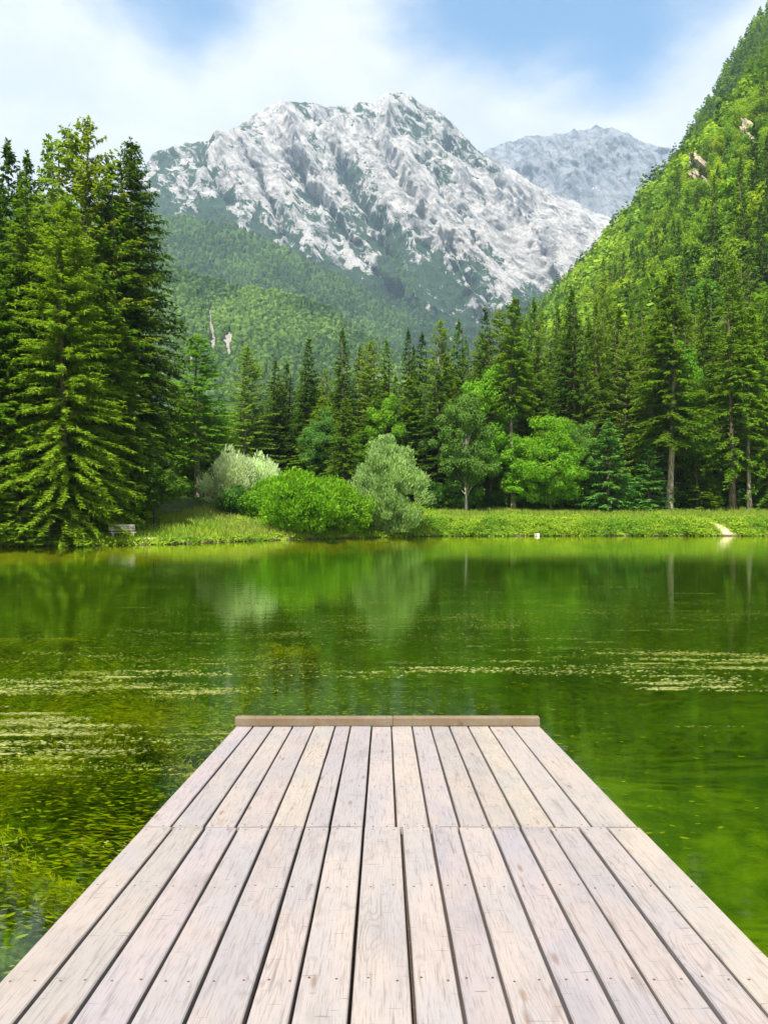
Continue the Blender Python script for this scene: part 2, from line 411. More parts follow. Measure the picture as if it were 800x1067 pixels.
# ------------------------------------------------------------------ mountains
def sil_fn(pts, Yc):
    p = np.array(pts, float); xs_ = (p[:, 0]-400)/F*Yc; zs_ = CAMZ+(533.5-p[:, 1])/F*Yc
    return xs_, zs_
def mountain(name, pts, Yc, Yf, zf, nx, nv, pw, A, wl, mat, jag=8., seed=1, rock=None, snow=None, rot=42, back=.35, zoff=0.0, lines=None):
    sx, sz = sil_fn(pts, Yc)
    X = np.linspace(sx[0], sx[-1], nx)
    Zc = np.interp(X, sx, sz) + zoff
    Zc = Zc + jag*(ridged(X/ (wl*.45), X*0+.3, seed+5, 5)-.5)*2
    v = np.concatenate([np.linspace(0, 1, nv)**.85, 1+np.linspace(0, back, nv//6)[1:]])
    VV, XX = np.meshgrid(v, X, indexing='ij')
    ZC = np.broadcast_to(Zc, VV.shape)
    Y = Yf + (Yc-Yf)*VV
    Z = np.where(VV <= 1, zf + (ZC-zf)*np.minimum(VV, 1)**pw, ZC - (VV-1)*(ZC-zf)*1.2)
    c, s = math.cos(R(rot)), math.sin(R(rot))
    a = XX*c - Z*s; b = XX*s + Z*c          # a runs down to the right
    warp = (fbm(XX/(wl*1.5), Z/(wl*1.5), seed+9, 4)-.5)*wl*.9
    rn = .40*ridged(a/(wl*2.2), (b+warp)/(wl*.8), seed, 6, .55) + .45*ridged(a/(wl*4.5)+9, (b+warp)/(wl*1.7)+4, seed+77, 4, .5) + .15*ridged(a/(wl*.8), (b+warp)/(wl*.36), seed+55, 4, .6)
    bn = fbm(XX/(wl*2.2), Z/(wl*2.2), seed+3, 4)
    carve = 0.0
    if lines:
        QX = 400+F*XX/Y; QY = 533.5-F*(Z-CAMZ)/Y
        wob = (fbm(QX*.09, QY*.09, seed+2, 4)-.5)*16
        for (amp_, wid, pl_) in lines:
            dmin = np.full(VV.shape, 1e9)
            for (p0, p1) in zip(pl_[:-1], pl_[1:]):
                dx, dy = p1[0]-p0[0], p1[1]-p0[1]
                t = np.clip(((QX-p0[0])*dx+(QY-p0[1])*dy)/(dx*dx+dy*dy), 0, 1)
                dmin = np.minimum(dmin, np.hypot(QX-p0[0]-t*dx+wob, QY-p0[1]-t*dy))
            carve = carve + amp_*np.exp(-dmin/wid)
    rn = rn + carve*.5
    tap = sstep(0, .08, VV)*(1-.75*sstep(.93, 1.0, VV))
    disp = (1.5*A*(rn-.45) + 1.1*A*(bn-.5))*tap
    Y2 = Y - disp
    Z2 = Z + .15*disp*sstep(1.0, .9, VV)
    idx = np.arange(VV.size).reshape(VV.shape)
    Fq = np.stack([idx[:-1, :-1], idx[:-1, 1:], idx[1:, 1:], idx[1:, :-1]], -1).reshape(-1, 4)
    mb = MB(); P = np.stack([XX, Y2, Z2], -1)
    mb.add(P.reshape(-1, 3), Fq)
    PX = 400+F*XX/Y2; PY = 533.5-F*(Z2-CAMZ)/Y2
    at = {'rock': rock(PX, PY, rn, VV) if rock else np.zeros(VV.shape), 'snow': snow(PX, PY) if snow else np.zeros(VV.shape)}
    o = mb.build(name, mat, smooth=True, attrs={k: np.asarray(q).ravel() for k, q in at.items()})
    tag(o, kind='structure')
    return dict(P=P, PX=PX, PY=PY, V=VV, rock=at['rock'])

ROCKY = mountain_mat('pale_limestone', (.60, .575, .55, 1), (.22, .22, .23, 1), (.022, .055, .030, 1), (.048, .10, .044, 1))
BACKR = mountain_mat('hazed_grey_limestone', (.31, .32, .345, 1), (.11, .125, .155, 1), (.07, .085, .10, 1), (.14, .145, .155, 1), 1.0, -75)  # blue cast in these tones is painted distance haze over grey rock
GREENH = mountain_mat('wooded_slope', (.50, .46, .40, 1), (.34, .31, .26, 1), (.04, .09, .015, 1), (.085, .16, .03, 1), 3.0, -80, .8)

def rock_main(PX, PY, rn, V):
    yb = np.interp(PX, [-200, 150, 185, 235, 250, 290, 340, 390, 430, 470, 520, 640], [150, 186, 205, 208, 228, 240, 268, 290, 312, 340, 345, 345])
    f = np.clip((yb-PY)/85.0, -1.3, 1.0)
    r = np.where(f > 0, .50+.22*f**.7, .50+1.1*f)
    low = sstep(225, 290, PY)*sstep(330, 420, PX)
    r = r - .26*low + 1.05*(rn-.46) - .14*sstep(262, 225, PX)
    crest = np.interp(PX, [160, 200, 270, 320, 390, 424, 470, 500, 560], [180, 148, 116, 107, 104, 92, 124, 155, 190])
    r = r - .10*np.exp(-np.maximum(PY-crest, 0)/6.0)
    scree = sstep(500, 545, PX)*sstep(330, 240, PY)*sstep(-25, 5, PX-505-(PY-160)*.15)
    return r + .4*scree
main = mountain('mountain', [(-420, 330), (-250, 300), (-100, 270), (60, 235), (130, 212), (158, 186), (168, 170), (180, 157), (195, 148), (208, 147), (224, 151), (240, 140), (255, 127), (270, 116), (283, 107), (295, 104), (320, 107), (338, 112), (352, 110), (364, 113), (378, 104), (392, 105), (403, 95), (412, 97), (424, 92), (436, 102), (452, 112), (470, 124), (485, 140), (500, 155), (520, 168), (545, 181), (568, 194), (600, 209), (640, 228), (700, 262), (800, 320)],
    3600, 1750, 30, 1000, 560, 1.25, 240, 330, ROCKY, jag=20, seed=11, rock=rock_main, rot=60, lines=[
    (-.75, 6, [(348, 140), (369, 184), (393, 228), (412, 262)]), (-.6, 5, [(303, 158), (327, 196), (369, 250), (412, 302)]), (-.5, 4, [(258, 160), (274, 190), (292, 238)]),
    (-.6, 5, [(470, 140), (517, 184), (560, 214)]), (-.5, 5, [(466, 250), (502, 300), (520, 330)]), (-.5, 4, [(545, 222), (576, 270)]), (-.5, 4, [(440, 160), (470, 205), (500, 250)]), (-.45, 4, [(395, 140), (410, 175), (440, 230)]),
    (-.4, 4, [(205, 165), (225, 195), (240, 215)]), (.5, 7, [(405, 95), (402, 140), (428, 200), (466, 270), (498, 325)]), (.5, 7, [(290, 106), (312, 150), (346, 215), (400, 285), (452, 325)]), (.4, 6, [(455, 115), (500, 175), (545, 245), (570, 290)])])
def rock_back(PX, PY, rn, V): return .75+.35*(rn-.45)
def snow_back(PX, PY):
    yy = PY-(187+.34*(PX-585)+3*np.sin(PX*.22))
    a = .50*np.exp(-(yy/7.0)**2)*sstep(576, 590, PX)*sstep(655, 632, PX)
    b = .8*np.exp(-((PX-(606-.3*(PY-170)))/2.0)**2)*sstep(168, 176, PY)*sstep(196, 188, PY)
    return np.maximum(a*.92, b*.0)
mountain('mountain', [(380, 240), (450, 200), (495, 165), (510, 152), (525, 146), (545, 141), (560, 138), (575, 141), (592, 139), (606, 134), (622, 131), (640, 133), (655, 138), (672, 147), (690, 153), (720, 160), (780, 180), (900, 230)],
    5200, 4000, 900, 420, 220, 1.1, 260, 300, BACKR, jag=26, seed=41, rock=rock_back, snow=snow_back, rot=70)
ridge = mountain('wooded_ridge', [(-420, 140), (-100, 190), (60, 212), (150, 222), (200, 228), (250, 238), (286, 252), (330, 276), (380, 304), (430, 333), (480, 366), (560, 420), (640, 470)],
    2400, 1500, 25, 300, 160, 1.15, 90, 220, GREENH, jag=6, seed=61, rot=30)
def rock_hill(PX, PY, rn, V):
    def blob(cx, cy, wx_, wy_, sl=0.0): return np.exp(-((PX-cx-(PY-cy)*sl)/wx_)**2-((PY-cy)/wy_)**2)
    b = np.maximum.reduce([blob(219, 345, 6, 42, .10), blob(237, 358, 8, 24, -.05), blob(206, 300, 3, 26, .28), blob(196, 370, 6, 18), blob(243, 338, 3, 10, -.3)])
    return .85*b
fronth = mountain('wooded_hill', [(-420, 120), (-100, 205), (60, 245), (150, 265), (183, 276), (215, 288), (240, 294), (261, 299), (290, 302), (315, 307), (345, 320), (381, 347), (420, 372), (470, 410), (560, 470)],
    1350, 820, 12, 360, 160, 1.05, 55, 130, GREENH, jag=4, seed=81, rock=rock_hill, rot=75, zoff=-8)

# far woods: many small tree bodies, read as one mass
rng = np.random.default_rng(7)
def far_tree_protos(n, rng):
    out = []
    for i in range(n):
        con = i % 2 == 0
        k = 6; V = []; 
        if con:
            V = [(0, 0, 1.0)] + [(.20*math.cos(a)*rng.uniform(.7, 1.2), .20*math.sin(a)*rng.uniform(.7, 1.2), .45+rng.uniform(-.06, .06)) for a in np.arange(k)/k*2*PI] \
              + [(.26*math.cos(a)*rng.uniform(.7, 1.3), .26*math.sin(a)*rng.uniform(.7, 1.3), .05) for a in np.arange(k)/k*2*PI]
        else:
            V = [(rng.uniform(-.08, .08), rng.uniform(-.08, .08), 1.0)] + [(.36*math.cos(a)*rng.uniform(.7, 1.2), .36*math.sin(a)*rng.uniform(.7, 1.2), .68+rng.uniform(-.12, .12)) for a in np.arange(k)/k*2*PI] \
              + [(.30*math.cos(a)*rng.uniform(.7, 1.2), .30*math.sin(a)*rng.uniform(.7, 1.2), .1) for a in np.arange(k)/k*2*PI]
        T = [(0, 1+j, 1+(j+1) % k) for j in range(k)]
        for j in range(k):
            a, b, c, d = 1+j, 1+(j+1) % k, 7+(j+1) % k, 7+j
            T += [(a, d, c), (a, c, b)]
        out.append((np.array(V), np.array(T)))
    return out
FT = far_tree_protos(10, rng)
def far_wood(name, mtn, n, hmin, hmax, xr, yr, avoid_rock, seed, conshare, cA, cB):
    rng = np.random.default_rng(seed)
    P, V, RK = mtn['P'], mtn['V'], mtn['rock']
    ok = (mtn['PX'] > xr[0]) & (mtn['PX'] < xr[1]) & (mtn['PY'] > yr[0]) & (mtn['PY'] < yr[1]) & (RK < avoid_rock) & (V < 1.02)
    I, J = np.nonzero(ok[:-1, :-1])
    # weight by cell area
    ar = np.linalg.norm(np.cross(P[I+1, J]-P[I, J], P[I, J+1]-P[I, J]), axis=1); ar /= ar.sum()
    q = rng.choice(len(I), n, p=ar); fi = rng.random((2, n, 1))
    a = P[I[q], J[q]]; pos = a + (P[I[q]+1, J[q]]-a)*fi[0] + (P[I[q], J[q]+1]-a)*fi[1]
    h = rng.uniform(hmin, hmax, n); con = rng.random(n) < conshare
    pick = np.where(con, rng.integers(0, 5, n)*2, rng.integers(0, 5, n)*2+1)
    patch = fbm(pos[:, 0]/90, pos[:, 2]/90, seed, 3)
    k = np.clip(rng.random(n)*.7 + (patch-.5)*1.6 + .15 - con*.35, 0, 1)[:, None]
    col = np.array(cA)*(1-k)+np.array(cB)*k
    mb = MB()
    for i, (v, t) in enumerate(FT):
        s = np.nonzero(pick == i)[0]
        if not len(s): continue
        rz = rng.random(len(s))*2*PI; cs, sn = np.cos(rz), np.sin(rz)
        vv = np.stack([v[None, :, 0]*cs[:, None]-v[None, :, 1]*sn[:, None], v[None, :, 0]*sn[:, None]+v[None, :, 1]*cs[:, None], np.broadcast_to(v[None, :, 2], (len(s), len(v)))], -1)
        vv = vv*h[s][:, None, None] + pos[s][:, None, :] - np.array([0, 0, .05])*h[s][:, None, None]
        ff = t[None]+(np.arange(len(s))*len(v))[:, None, None]
        mb.add(vv.reshape(-1, 3), ff.reshape(-1, 3), np.repeat(col[s], len(t), 0)*rng.uniform(.8, 1.2, (len(s)*len(t), 1)))
    o = mb.build(name, M_LEAFA); return o
DK, LT = (.035, .085, .014), (.11, .21, .03)
tag(far_wood('far_wood', fronth, 9000, 8, 15, (120, 520), (250, 420), .55, 3, .45, DK, (.14, .25, .03)), 'green wood covering the low hill below the pale mountain', 'wood', kind='stuff')
tag(far_wood('far_wood', ridge, 9000, 10, 18, (60, 560), (190, 440), 9, 4, .6, DK, LT), 'bluish green wood on the diagonal ridge behind the low hill', 'wood', kind='stuff')
tag(far_wood('far_wood', main, 11000, 10, 19, (60, 620), (150, 420), .20, 5, .75, (.03, .07, .018), (.07, .14, .03)), 'bluish wood on the mountain flank below its pale rock', 'wood', kind='stuff')

# ------------------------------------------------------------------ tree makers
def trunk_mesh(name, H, r0, rng, top=.93, limbs=(), bend=.012):
    mb = MB(); n = 9; t = np.linspace(0, 1, n)
    ph = rng.uniform(0, 6.28)
    pts = np.stack([H*bend*np.sin(t*3+ph)-H*bend*math.sin(ph), H*bend*np.cos(t*2.3+ph)-H*bend*math.cos(ph), t*H*top-.35*(t == 0)], 1)
    rad = r0*(1-t)**.8*.95 + .02 + r0*.35*np.exp(-t*40)
    tube(mb, pts, rad, 8)
    for (a, b, r) in limbs:
        m_ = (np.array(a)+np.array(b))/2 + np.array([0, 0, .06*np.linalg.norm(np.array(b)-np.array(a))])
        tube(mb, [a, m_, b], [r, r*.7, r*.25], 4, cap=False)
    return mb.mesh(name, M_BARK, smooth=True)

def make_spruce(seed, H, Rr, start=.04, nwh=55, per=6, droop=.30, step=.2, klen=.75, kw=.17, pw=.85, irr=.25, sparse=0.0, hang=True, lift=.55, dead=0):
    rng = np.random.default_rng(seed)
    zs = start*H; nb = nwh*per
    u = (np.arange(nb)//per + rng.uniform(-.35, .35, nb))/nwh
    u = np.clip(u, 0, .985); u = 1-(1-u)**1.0
    if sparse > 0:
        u = u[rng.random(nb) > sparse*(.4+.6*rng.random(nb))]; nb = len(u)
    z = zs + (H*.985-zs)*u
    th = rng.uniform(0, 2*PI, nb)
    lob = .5+.5*vnoise(th*1.3, u*9+seed, seed)
    prof = (1-u)**pw*(.72+.28*np.minimum(1, u/.14))+.015
    L = Rr*prof*(1-irr+2*irr*lob)*rng.uniform(.72, 1.12, nb)
    e0 = -.10 + (lift+.1)*u**1.3 + rng.uniform(-.08, .08, nb)
    dr = droop*(1-.75*u)*rng.uniform(.7, 1.3, nb)
    m = np.maximum((L/step).astype(int), 3)
    b = np.repeat(np.arange(nb), m)
    j = np.arange(len(b))-np.repeat(np.cumsum(m)-m, m)
    s = (j+rng.random(len(b)))/m[b]*.96+.06
    keep = s > .12; b, s = b[keep], s[keep]
    ct, stn = np.cos(th[b]), np.sin(th[b]); Lb = L[b]
    zz = z[b] + Lb*(np.tan(e0[b])*s - dr[b]*s**2 + .16*dr[b]*s**5)
    P = np.stack([ct*Lb*s, stn*Lb*s, zz], 1) + rng.normal(0, .05, (len(b), 3))
    mb = MB()
    bright = np.clip(.30+.45*s, 0, 1)
    for side in (-1, 1):
        ang = th[b]+side*rng.uniform(.35, 1.15, len(b))
        D = unit(np.stack([np.cos(ang), np.sin(ang), rng.uniform(-.55, .10, len(b))], 1))
        ln = klen*rng.uniform(.55, 1.15, len(b))*(.45+.75*np.minimum(1, Lb/2.5)*(1.05-.6*s))
        Wv = np.stack([-np.sin(ang), np.cos(ang), rng.uniform(-1.0, 1.0, len(b))], 1)
        Wv = unit(Wv-(Wv*D).sum(1, keepdims=True)*D)
        c = np.stack([rng.random(len(b)), np.clip(rng.normal(.42, .17, len(b)), 0, 1), rng.random(len(b))], 1)
        kites(mb, P, D, Wv, ln, kw*rng.uniform(.7, 1.5, len(b)), c, .4)
    if hang:
        k = rng.random(len(b)) < .6
        D = unit(np.stack([ct*.45, stn*.45, -np.ones(len(b))], 1)+rng.normal(0, .25, (len(b), 3)))[k]
        Wv = rng.normal(0, 1, D.shape); Wv = unit(Wv-(Wv*D).sum(1, keepdims=True)*D)
        c = np.stack([rng.random(len(D)), np.clip(rng.normal(.34, .15, len(D)), 0, 1), rng.random(len(D))], 1)
        kites(mb, P[k], D, Wv, klen*rng.uniform(.4, .9, len(D)), kw*1.1, c, .4)
    # leader
    n = 60; P2 = np.stack([np.zeros(n), np.zeros(n), H*.91+H*.08*rng.random(n)], 1)
    D = unit(np.stack([rng.normal(0, .6, n), rng.normal(0, .6, n), np.ones(n)], 1)); Wv = unit(np.cross(D, rng.normal(0, 1, (n, 3))))
    kites(mb, P2, D, Wv, .5*klen, kw, np.full((n, 3), .45), .4)
    crown = mb.mesh('crown', M_LEAF)
    limbs = []
    sel = rng.choice(nb, min(nb, 130), replace=False)
    for i in sel:
        e = .7*L[i]
        limbs.append(((0, 0, z[i]), (math.cos(th[i])*e, math.sin(th[i])*e, z[i]+e*(math.tan(e0[i])-dr[i]*.7)), .012+.014*L[i]))
    for i in range(dead):
        a = rng.uniform(0, 6.28); zz_ = zs*rng.uniform(.35, 1.0); e = rng.uniform(.5, 1.6)
        limbs.append(((0, 0, zz_), (math.cos(a)*e, math.sin(a)*e, zz_-.25*e), .022))
    return dict(H=H, R=Rr, crown=crown, trunk=trunk_mesh('trunk', H, .0105*H+.03, rng, limbs=limbs))

def make_broad(seed, H, Rr, start=.1, ncl=60, per=160, cr=.26, leaf=.34, aspect=.55, up=.4, outw=0.0, shape=1.0, skew=0.0, lean=0.0, lobe=.5, bark_r=.012):
    rng = np.random.default_rng(seed)
    zc = (start+1)/2*H; hz = (1-start)/2*H
    d = unit(rng.normal(0, 1, (ncl, 3)))
    rr = rng.uniform(.25, .92, ncl)**.6
    lob = 1-.56*lobe+lobe*vnoise(np.arctan2(d[:, 1], d[:, 0])*1.2+7, d[:, 2]*2.2+seed, seed)
    C = d*(rr*lob)[:, None]*np.array([Rr, Rr, hz]) + np.array([0, 0, zc])
    tz = (C[:, 2]-start*H)/(H-start*H)
    wf = np.interp(tz, [0, .25, .6, 1], [1-.25*skew, 1+.10*skew, 1-.05*skew, 1-.45*skew]); C[:, :2] *= wf[:, None]
    C[:, 0] += lean*tz*Rr
    C[:, 2] = np.maximum(C[:, 2], start*H+.1)
    q = cr*Rr*rng.uniform(.6, 1.35, ncl)
    b = np.repeat(np.arange(ncl), per)
    n = len(b)
    g = unit(rng.normal(0, 1, (n, 3))); rad = rng.uniform(.35, 1.0, n)**.5
    P = C[b] + g*(rad*q[b])[:, None]*np.array([1, 1, .8])
    P[:, 2] = np.maximum(P[:, 2], .05)
    N = unit(g + np.array([0, 0, up]) + rng.normal(0, .45, (n, 3)))
    D = rng.normal(0, 1, (n, 3)); D = unit(D-(D*N).sum(1, keepdims=True)*N)
    if outw > 0:
        ax = unit(P-np.array([0, 0, start*H]) + np.array([0, 0, .25*H]))
        D = unit(D*(1-outw) + outw*ax*1.4)
        N = rng.normal(0, 1, (n, 3))
    Wv = unit(np.cross(N, D))
    ln = leaf*rng.uniform(.6, 1.35, n)
    cl = rng.normal(0, .10, ncl)[b]
    c = np.stack([np.clip(rng.random(n)*.7+.15+cl, 0, 1), np.clip(rng.normal(.45, .13, n)+cl, 0, 1), rng.random(n)], 1)
    mb = MB(); kites(mb, P, D, Wv, ln, ln*aspect, c, .5)
    crown = mb.mesh('crown', M_LEAF)
    limbs = []
    for i in rng.choice(ncl, min(ncl, 34), replace=False):
        zb = max(.02*H, min(C[i, 2]*rng.uniform(.35, .7), .75*H))
        limbs.append(((lean*0, 0, zb), C[i], .25*bark_r*H))
    tr = trunk_mesh('trunk', H, bark_r*H, rng, top=.82, limbs=limbs)
    return dict(H=H, R=Rr, crown=crown, trunk=tr)

SPR = [make_spruce(101, 30, 4.2), make_spruce(102, 30, 4.6, pw=.95, droop=.38, irr=.32), make_spruce(103, 30, 3.6, start=.09, droop=.24, irr=.3),
       make_spruce(104, 30, 4.0, start=.16, droop=.36, irr=.4, sparse=.12, dead=12), make_spruce(105, 30, 5.0, pw=.8, droop=.42, irr=.34, nwh=60)]
BIGSPR = [make_spruce(201, 30, 5.0, start=.02, nwh=96, per=8, droop=.40, step=.115, klen=.55, kw=.12, pw=.66, irr=.48),
          make_spruce(202, 30, 4.6, start=.10, nwh=92, per=8, droop=.46, step=.105, klen=.55, kw=.115, pw=.72, irr=.36)]
LARCH = [make_spruce(301, 30, 4.2, start=.10, nwh=60, per=6, droop=.16, step=.12, klen=.5, kw=.14, pw=.62, irr=.42, sparse=.14, lift=.7),
         make_spruce(302, 30, 3.8, start=.20, nwh=56, per=6, droop=.22, step=.12, klen=.52, kw=.14, pw=.6, irr=.48, sparse=.18, lift=.6, dead=10)]
PINE = [make_spruce(401, 30, 3.1, start=.45, nwh=40, per=7, droop=.30, step=.14, klen=.75, pw=.6, irr=.45, sparse=.15, dead=30),
        make_spruce(402, 30, 3.6, start=.28, nwh=52, per=7, droop=.36, step=.14, klen=.8, pw=.75, irr=.4, sparse=.1, dead=26)]
YOUNG = [make_spruce(501, 12, 3.0, start=.02, nwh=26, per=6, droop=.12, step=.16, klen=.7, kw=.2, pw=.8, irr=.35, lift=.5),
         make_spruce(502, 12, 2.6, start=.02, nwh=24, per=6, droop=.10, step=.16, klen=.7, kw=.2, pw=.9, irr=.4, lift=.6)]
BRD = [make_broad(601, 14, 4.6, start=.08, ncl=120, per=300, cr=.22, leaf=.27, skew=.6), make_broad(602, 14, 5.4, start=.06, ncl=140, per=300, cr=.21, leaf=.27, skew=.3),
       make_broad(603, 14, 3.8, start=.10, ncl=110, per=300, cr=.24, leaf=.26, skew=.9), make_broad(604, 6, 2.5, start=.30, ncl=60, per=220, cr=.26, leaf=.24, skew=.3, bark_r=.02)]
WILLOW = make_broad(701, 8.6, 3.5, start=-.06, ncl=230, per=190, cr=.20, leaf=.30, aspect=.28, outw=.55, skew=.5, lobe=.28)
WILLOW2 = make_broad(702, 5.2, 3.6, start=.03, ncl=90, per=200, cr=.28, leaf=.34, aspect=.3, outw=.6, skew=.35)
BUSH = [make_broad(801, 5.2, 3.6, start=-.05, ncl=100, per=220, cr=.30, leaf=.33, aspect=.42, outw=.45, skew=.4),
        make_broad(802, 3.2, 2.4, start=.0, ncl=60, per=200, cr=.32, leaf=.30, aspect=.5, outw=.3, skew=.3)]
UNDER = [make_broad(901, 3.0, 2.2, start=.02, ncl=40, per=110, cr=.34, leaf=.36, aspect=.6, skew=.4), make_broad(902, 4.0, 2.4, start=.02, ncl=50, per=110, cr=.32, leaf=.38, aspect=.6, skew=.7)]
HB = [make_broad(1001+i, 11, 3.6+.3*(i % 3), start=.10, ncl=40, per=80, cr=.34, leaf=.55, aspect=.6, skew=.5+.2*(i % 2)) for i in range(5)]
HC = [make_spruce(1101+i, 16, 2.7, start=.05, nwh=22, per=5, droop=.3, step=.3, klen=.95, kw=.28, irr=.3) for i in range(3)]

COLS = dict(dark=(.056, .105, .009), mid=(.105, .175, .011), bright=(.150, .235, .013), larch=(.165, .225, .028), pale=(.165, .25, .030),
            fresh=(.125, .255, .015), blue=(.095, .205, .040), vivid=(.135, .285, .012), silver=(.255, .385, .175), white=(.52, .55, .40), deep=(.040, .11, .012))
COLS = {k: (v[0]*1.04, v[1]*1.17, v[2]*.9) for k, v in COLS.items()}
prng = random.Random(5)
def plant(name, proto, px, Y, top=None, h=None, r=None, col='mid', label='', cat='tree', group=None, bark=BROWN, x=None, sink=0.0, jit=.12):
    X = px2x(px, Y) if x is None else x
    z = gz(X, Y)-sink
    if h is None: h = max(top_z(top, Y)-z, 2.0)
    o = empty(name, (X, Y, z), prng.uniform(0, 6.28))
    tag(o, label, cat, group)
    k = h/proto['H']; kr = k if r is None else r/proto['R']
    o.scale = (kr, kr, k)
    c = COLS[col] if isinstance(col, str) else col
    t = link('trunk', proto['trunk'], o); t.color = bark
    w = link('crown', proto['crown'], o)
    f = prng.uniform(1-jit, 1+jit); g = prng.uniform(-.10, .10)
    w.color = (c[0]*f*(1+g), c[1]*f, c[2]*f*(1-g), 1)
    return o

# ---- left bank group
plant('spruce_tree', BIGSPR[0], 68, 65.5, top=198, r=4.9, col='bright', label='bright green spruce in front of the left stand, branches down to the water')
plant('spruce_tree', BIGSPR[1], 136, 79, top=139, r=6.0, col='dark', label='tall dark spruce at the right edge of the left stand, above the bench')
plant('larch_tree', LARCH[0], 92, 76, top=117, r=6.2, col='larch', label='thin yellowish larch, the tallest top of the left stand', bark=GREYB)
plant('larch_tree', LARCH[1], 71, 77, top=127, r=5.6, col='larch', label='sparse larch with a narrow top just left of the tallest larch', bark=GREYB)
plant('spruce_tree', SPR[3], 50, 84, top=137, r=4.6, col='mid', label='spruce with a thin top between the left larches and the dark spruces')
plant('spruce_tree', SPR[1], 8, 70, top=142, r=6.0, col='dark', label='dark spruce at the left edge of the picture, its top level with the mountain')
plant('spruce_tree', SPR[2], 28, 82, top=155, r=4.6, col='dark', label='second dark spruce from the left edge, with a shorter top')
plant('spruce_tree', SPR[4], 112, 76, top=162, r=6.6, col='mid', label='green spruce half hidden between the tall larch and the dark spruce')
plant('spruce_tree', BIGSPR[0], 0, 66, top=262, r=5.4, col='bright', label='bright green spruce low at the left edge before the dark spruces')
plant('spruce_tree', SPR[0], 32, 69, top=290, r=5.0, col='mid', label='lower green spruce left of the bright shore spruce')
plant('spruce_tree', SPR[4], 108, 71.5, top=275, r=4.8, col='mid', label='mid height spruce between the bright shore spruce and the dark one')
plant('spruce_tree', SPR[1], 92, 69.5, top=390, r=3.6, col='mid', label='short drooping spruce behind the bench, left of the small bush')
plant('young_spruce', YOUNG[0], 20, 63.6, h=6.5, r=3.0, col='mid', label='low young spruce leaning over the water at the left edge')
plant('young_spruce', YOUNG[1], 52, 64.2, h=6.0, r=2.4, col='mid', label='second low young spruce over the water, beside the bright shore spruce')
plant('young_spruce', YOUNG[0], 84, 67.3, h=5.0, r=1.9, col='dark', label='low dark young spruce on the bank left of the bench')
plant('bush', UNDER[0], 126, 71.0, h=3.0, r=1.7, col='deep', label='round dark green bush just behind the wooden bench', cat='bush')
plant('broadleaf_tree', BRD[3], 161, 72.5, h=6.0, r=2.5, col='dark', label='small dark tree with a bare stem on the meadow right of the bench', bark=DARKB)
plant('pine_tree', LARCH[1], 207, 99, top=345, r=4.4, col='fresh', label='loose green pine right of the tall dark spruce, in front of the hill', bark=GREYB)
plant('broadleaf_tree', BRD[1], 196, 104, top=420, r=4.6, col='mid', label='broad green tree at the foot of the loose pine')
rr_ = np.random.default_rng(12)
for i in range(60):
    Y = 67+rr_.random()*30; px = -150+rr_.random()*325
    X = px2x(px, Y)
    if shore_d(X, Y) < 4: continue
    if px > 128 and Y < 96: continue
    if abs(px-126) < 20 and Y < 76: continue
    if X > -33 and Y > 79: continue
    plant('spruce_tree', SPR[i % 5], px, Y, top=165+rr_.random()*120 + max(0, (px-120))*2.2, r=4.2+rr_.random(), col=('dark', 'mid', 'bright', 'mid')[i % 4], x=X,
          label='spruce standing deep inside the left stand behind the shore trees', group='spruces inside the left stand')

# ---- middle
SP = 'spruce_tree'
for (px, Y, top, r, pr, c, lab) in [
    (287, 124, 372, 3.4, SPR[0], 'dark', 'leftmost of two dark spruces side by side left of the mid stand'),
    (299, 126, 376, 3.2, SPR[2], 'dark', 'right one of two dark spruces side by side left of the mid stand'),
    (322, 124, 349, 3.9, SPR[0], 'dark', 'dark pointed spruce above the bright green bush'),
    (357, 126, 339, 4.2, SPR[1], 'dark', 'tallest dark spruce of the mid stand, in front of the mountain foot'),
    (375, 132, 360, 3.6, SPR[2], 'dark', 'dark spruce close behind the tallest one of the mid stand'),
    (360, 112, 412, 3.0, SPR[3], 'mid', 'lower spruce with a bare stem between the bright bush and silver willow'),
    (402, 130, 350, 3.6, SPR[0], 'mid', 'green spruce above the left side of the silver willow'),
    (425, 128, 340, 3.8, SPR[1], 'dark', 'dark spruce whose top stands above the silver willow'),
    (440, 132, 344, 3.6, SPR[2], 'dark', 'dark spruce next right of the one above the silver willow'),
    (505, 118, 316, 3.8, SPR[0], 'dark', 'dark spruce behind the light green broadleaf tree, before the rocky slope'),
    (478, 126, 330, 3.6, SPR[2], 'mid', 'green spruce between the yellowish larch and the hillside'),
    (556, 116, 308, 4.4, SPR[1], 'mid', 'broad green spruce right of the tall bare trunk'),
    (595, 113, 297, 4.6, SPR[4], 'dark', 'dark spruce above the vivid green broadleaf tree'),
    (621, 116, 310, 4.0, SPR[0], 'mid', 'green spruce right of the dark one above the vivid tree'),
    (645, 118, 318, 4.0, SPR[2], 'dark', 'slender dark spruce above the young bluish spruce'),
    (668, 116, 300, 3.8, SPR[0], 'mid', 'green spruce left of the spruce with the tall pale trunk'),
    (735, 117, 292, 4.2, SPR[1], 'dark', 'dark spruce between the pale trunk and the tallest right spruce'),
    (763, 107, 266, 4.6, SPR[3], 'mid', 'tallest spruce on the right, thick stem standing on the bank edge'),
    (800, 108, 300, 4.6, SPR[4], 'mid', 'spruce cut by the right edge of the picture'),
    ]:
    plant(SP, pr, px, Y, top=top, r=r, col=c, label=lab)
plant('spruce_tree', PINE[1], 697, 106.5, top=278, r=4.4, col='mid', label='spruce with a long pale bare trunk in the middle of the right forest', bark=GREYB)
plant('pine_tree', PINE[0], 535, 108.5, top=306, r=2.6, col='mid', label='thin tall tree with a long bare pale trunk beside the vivid broadleaf tree', bark=GREYB)
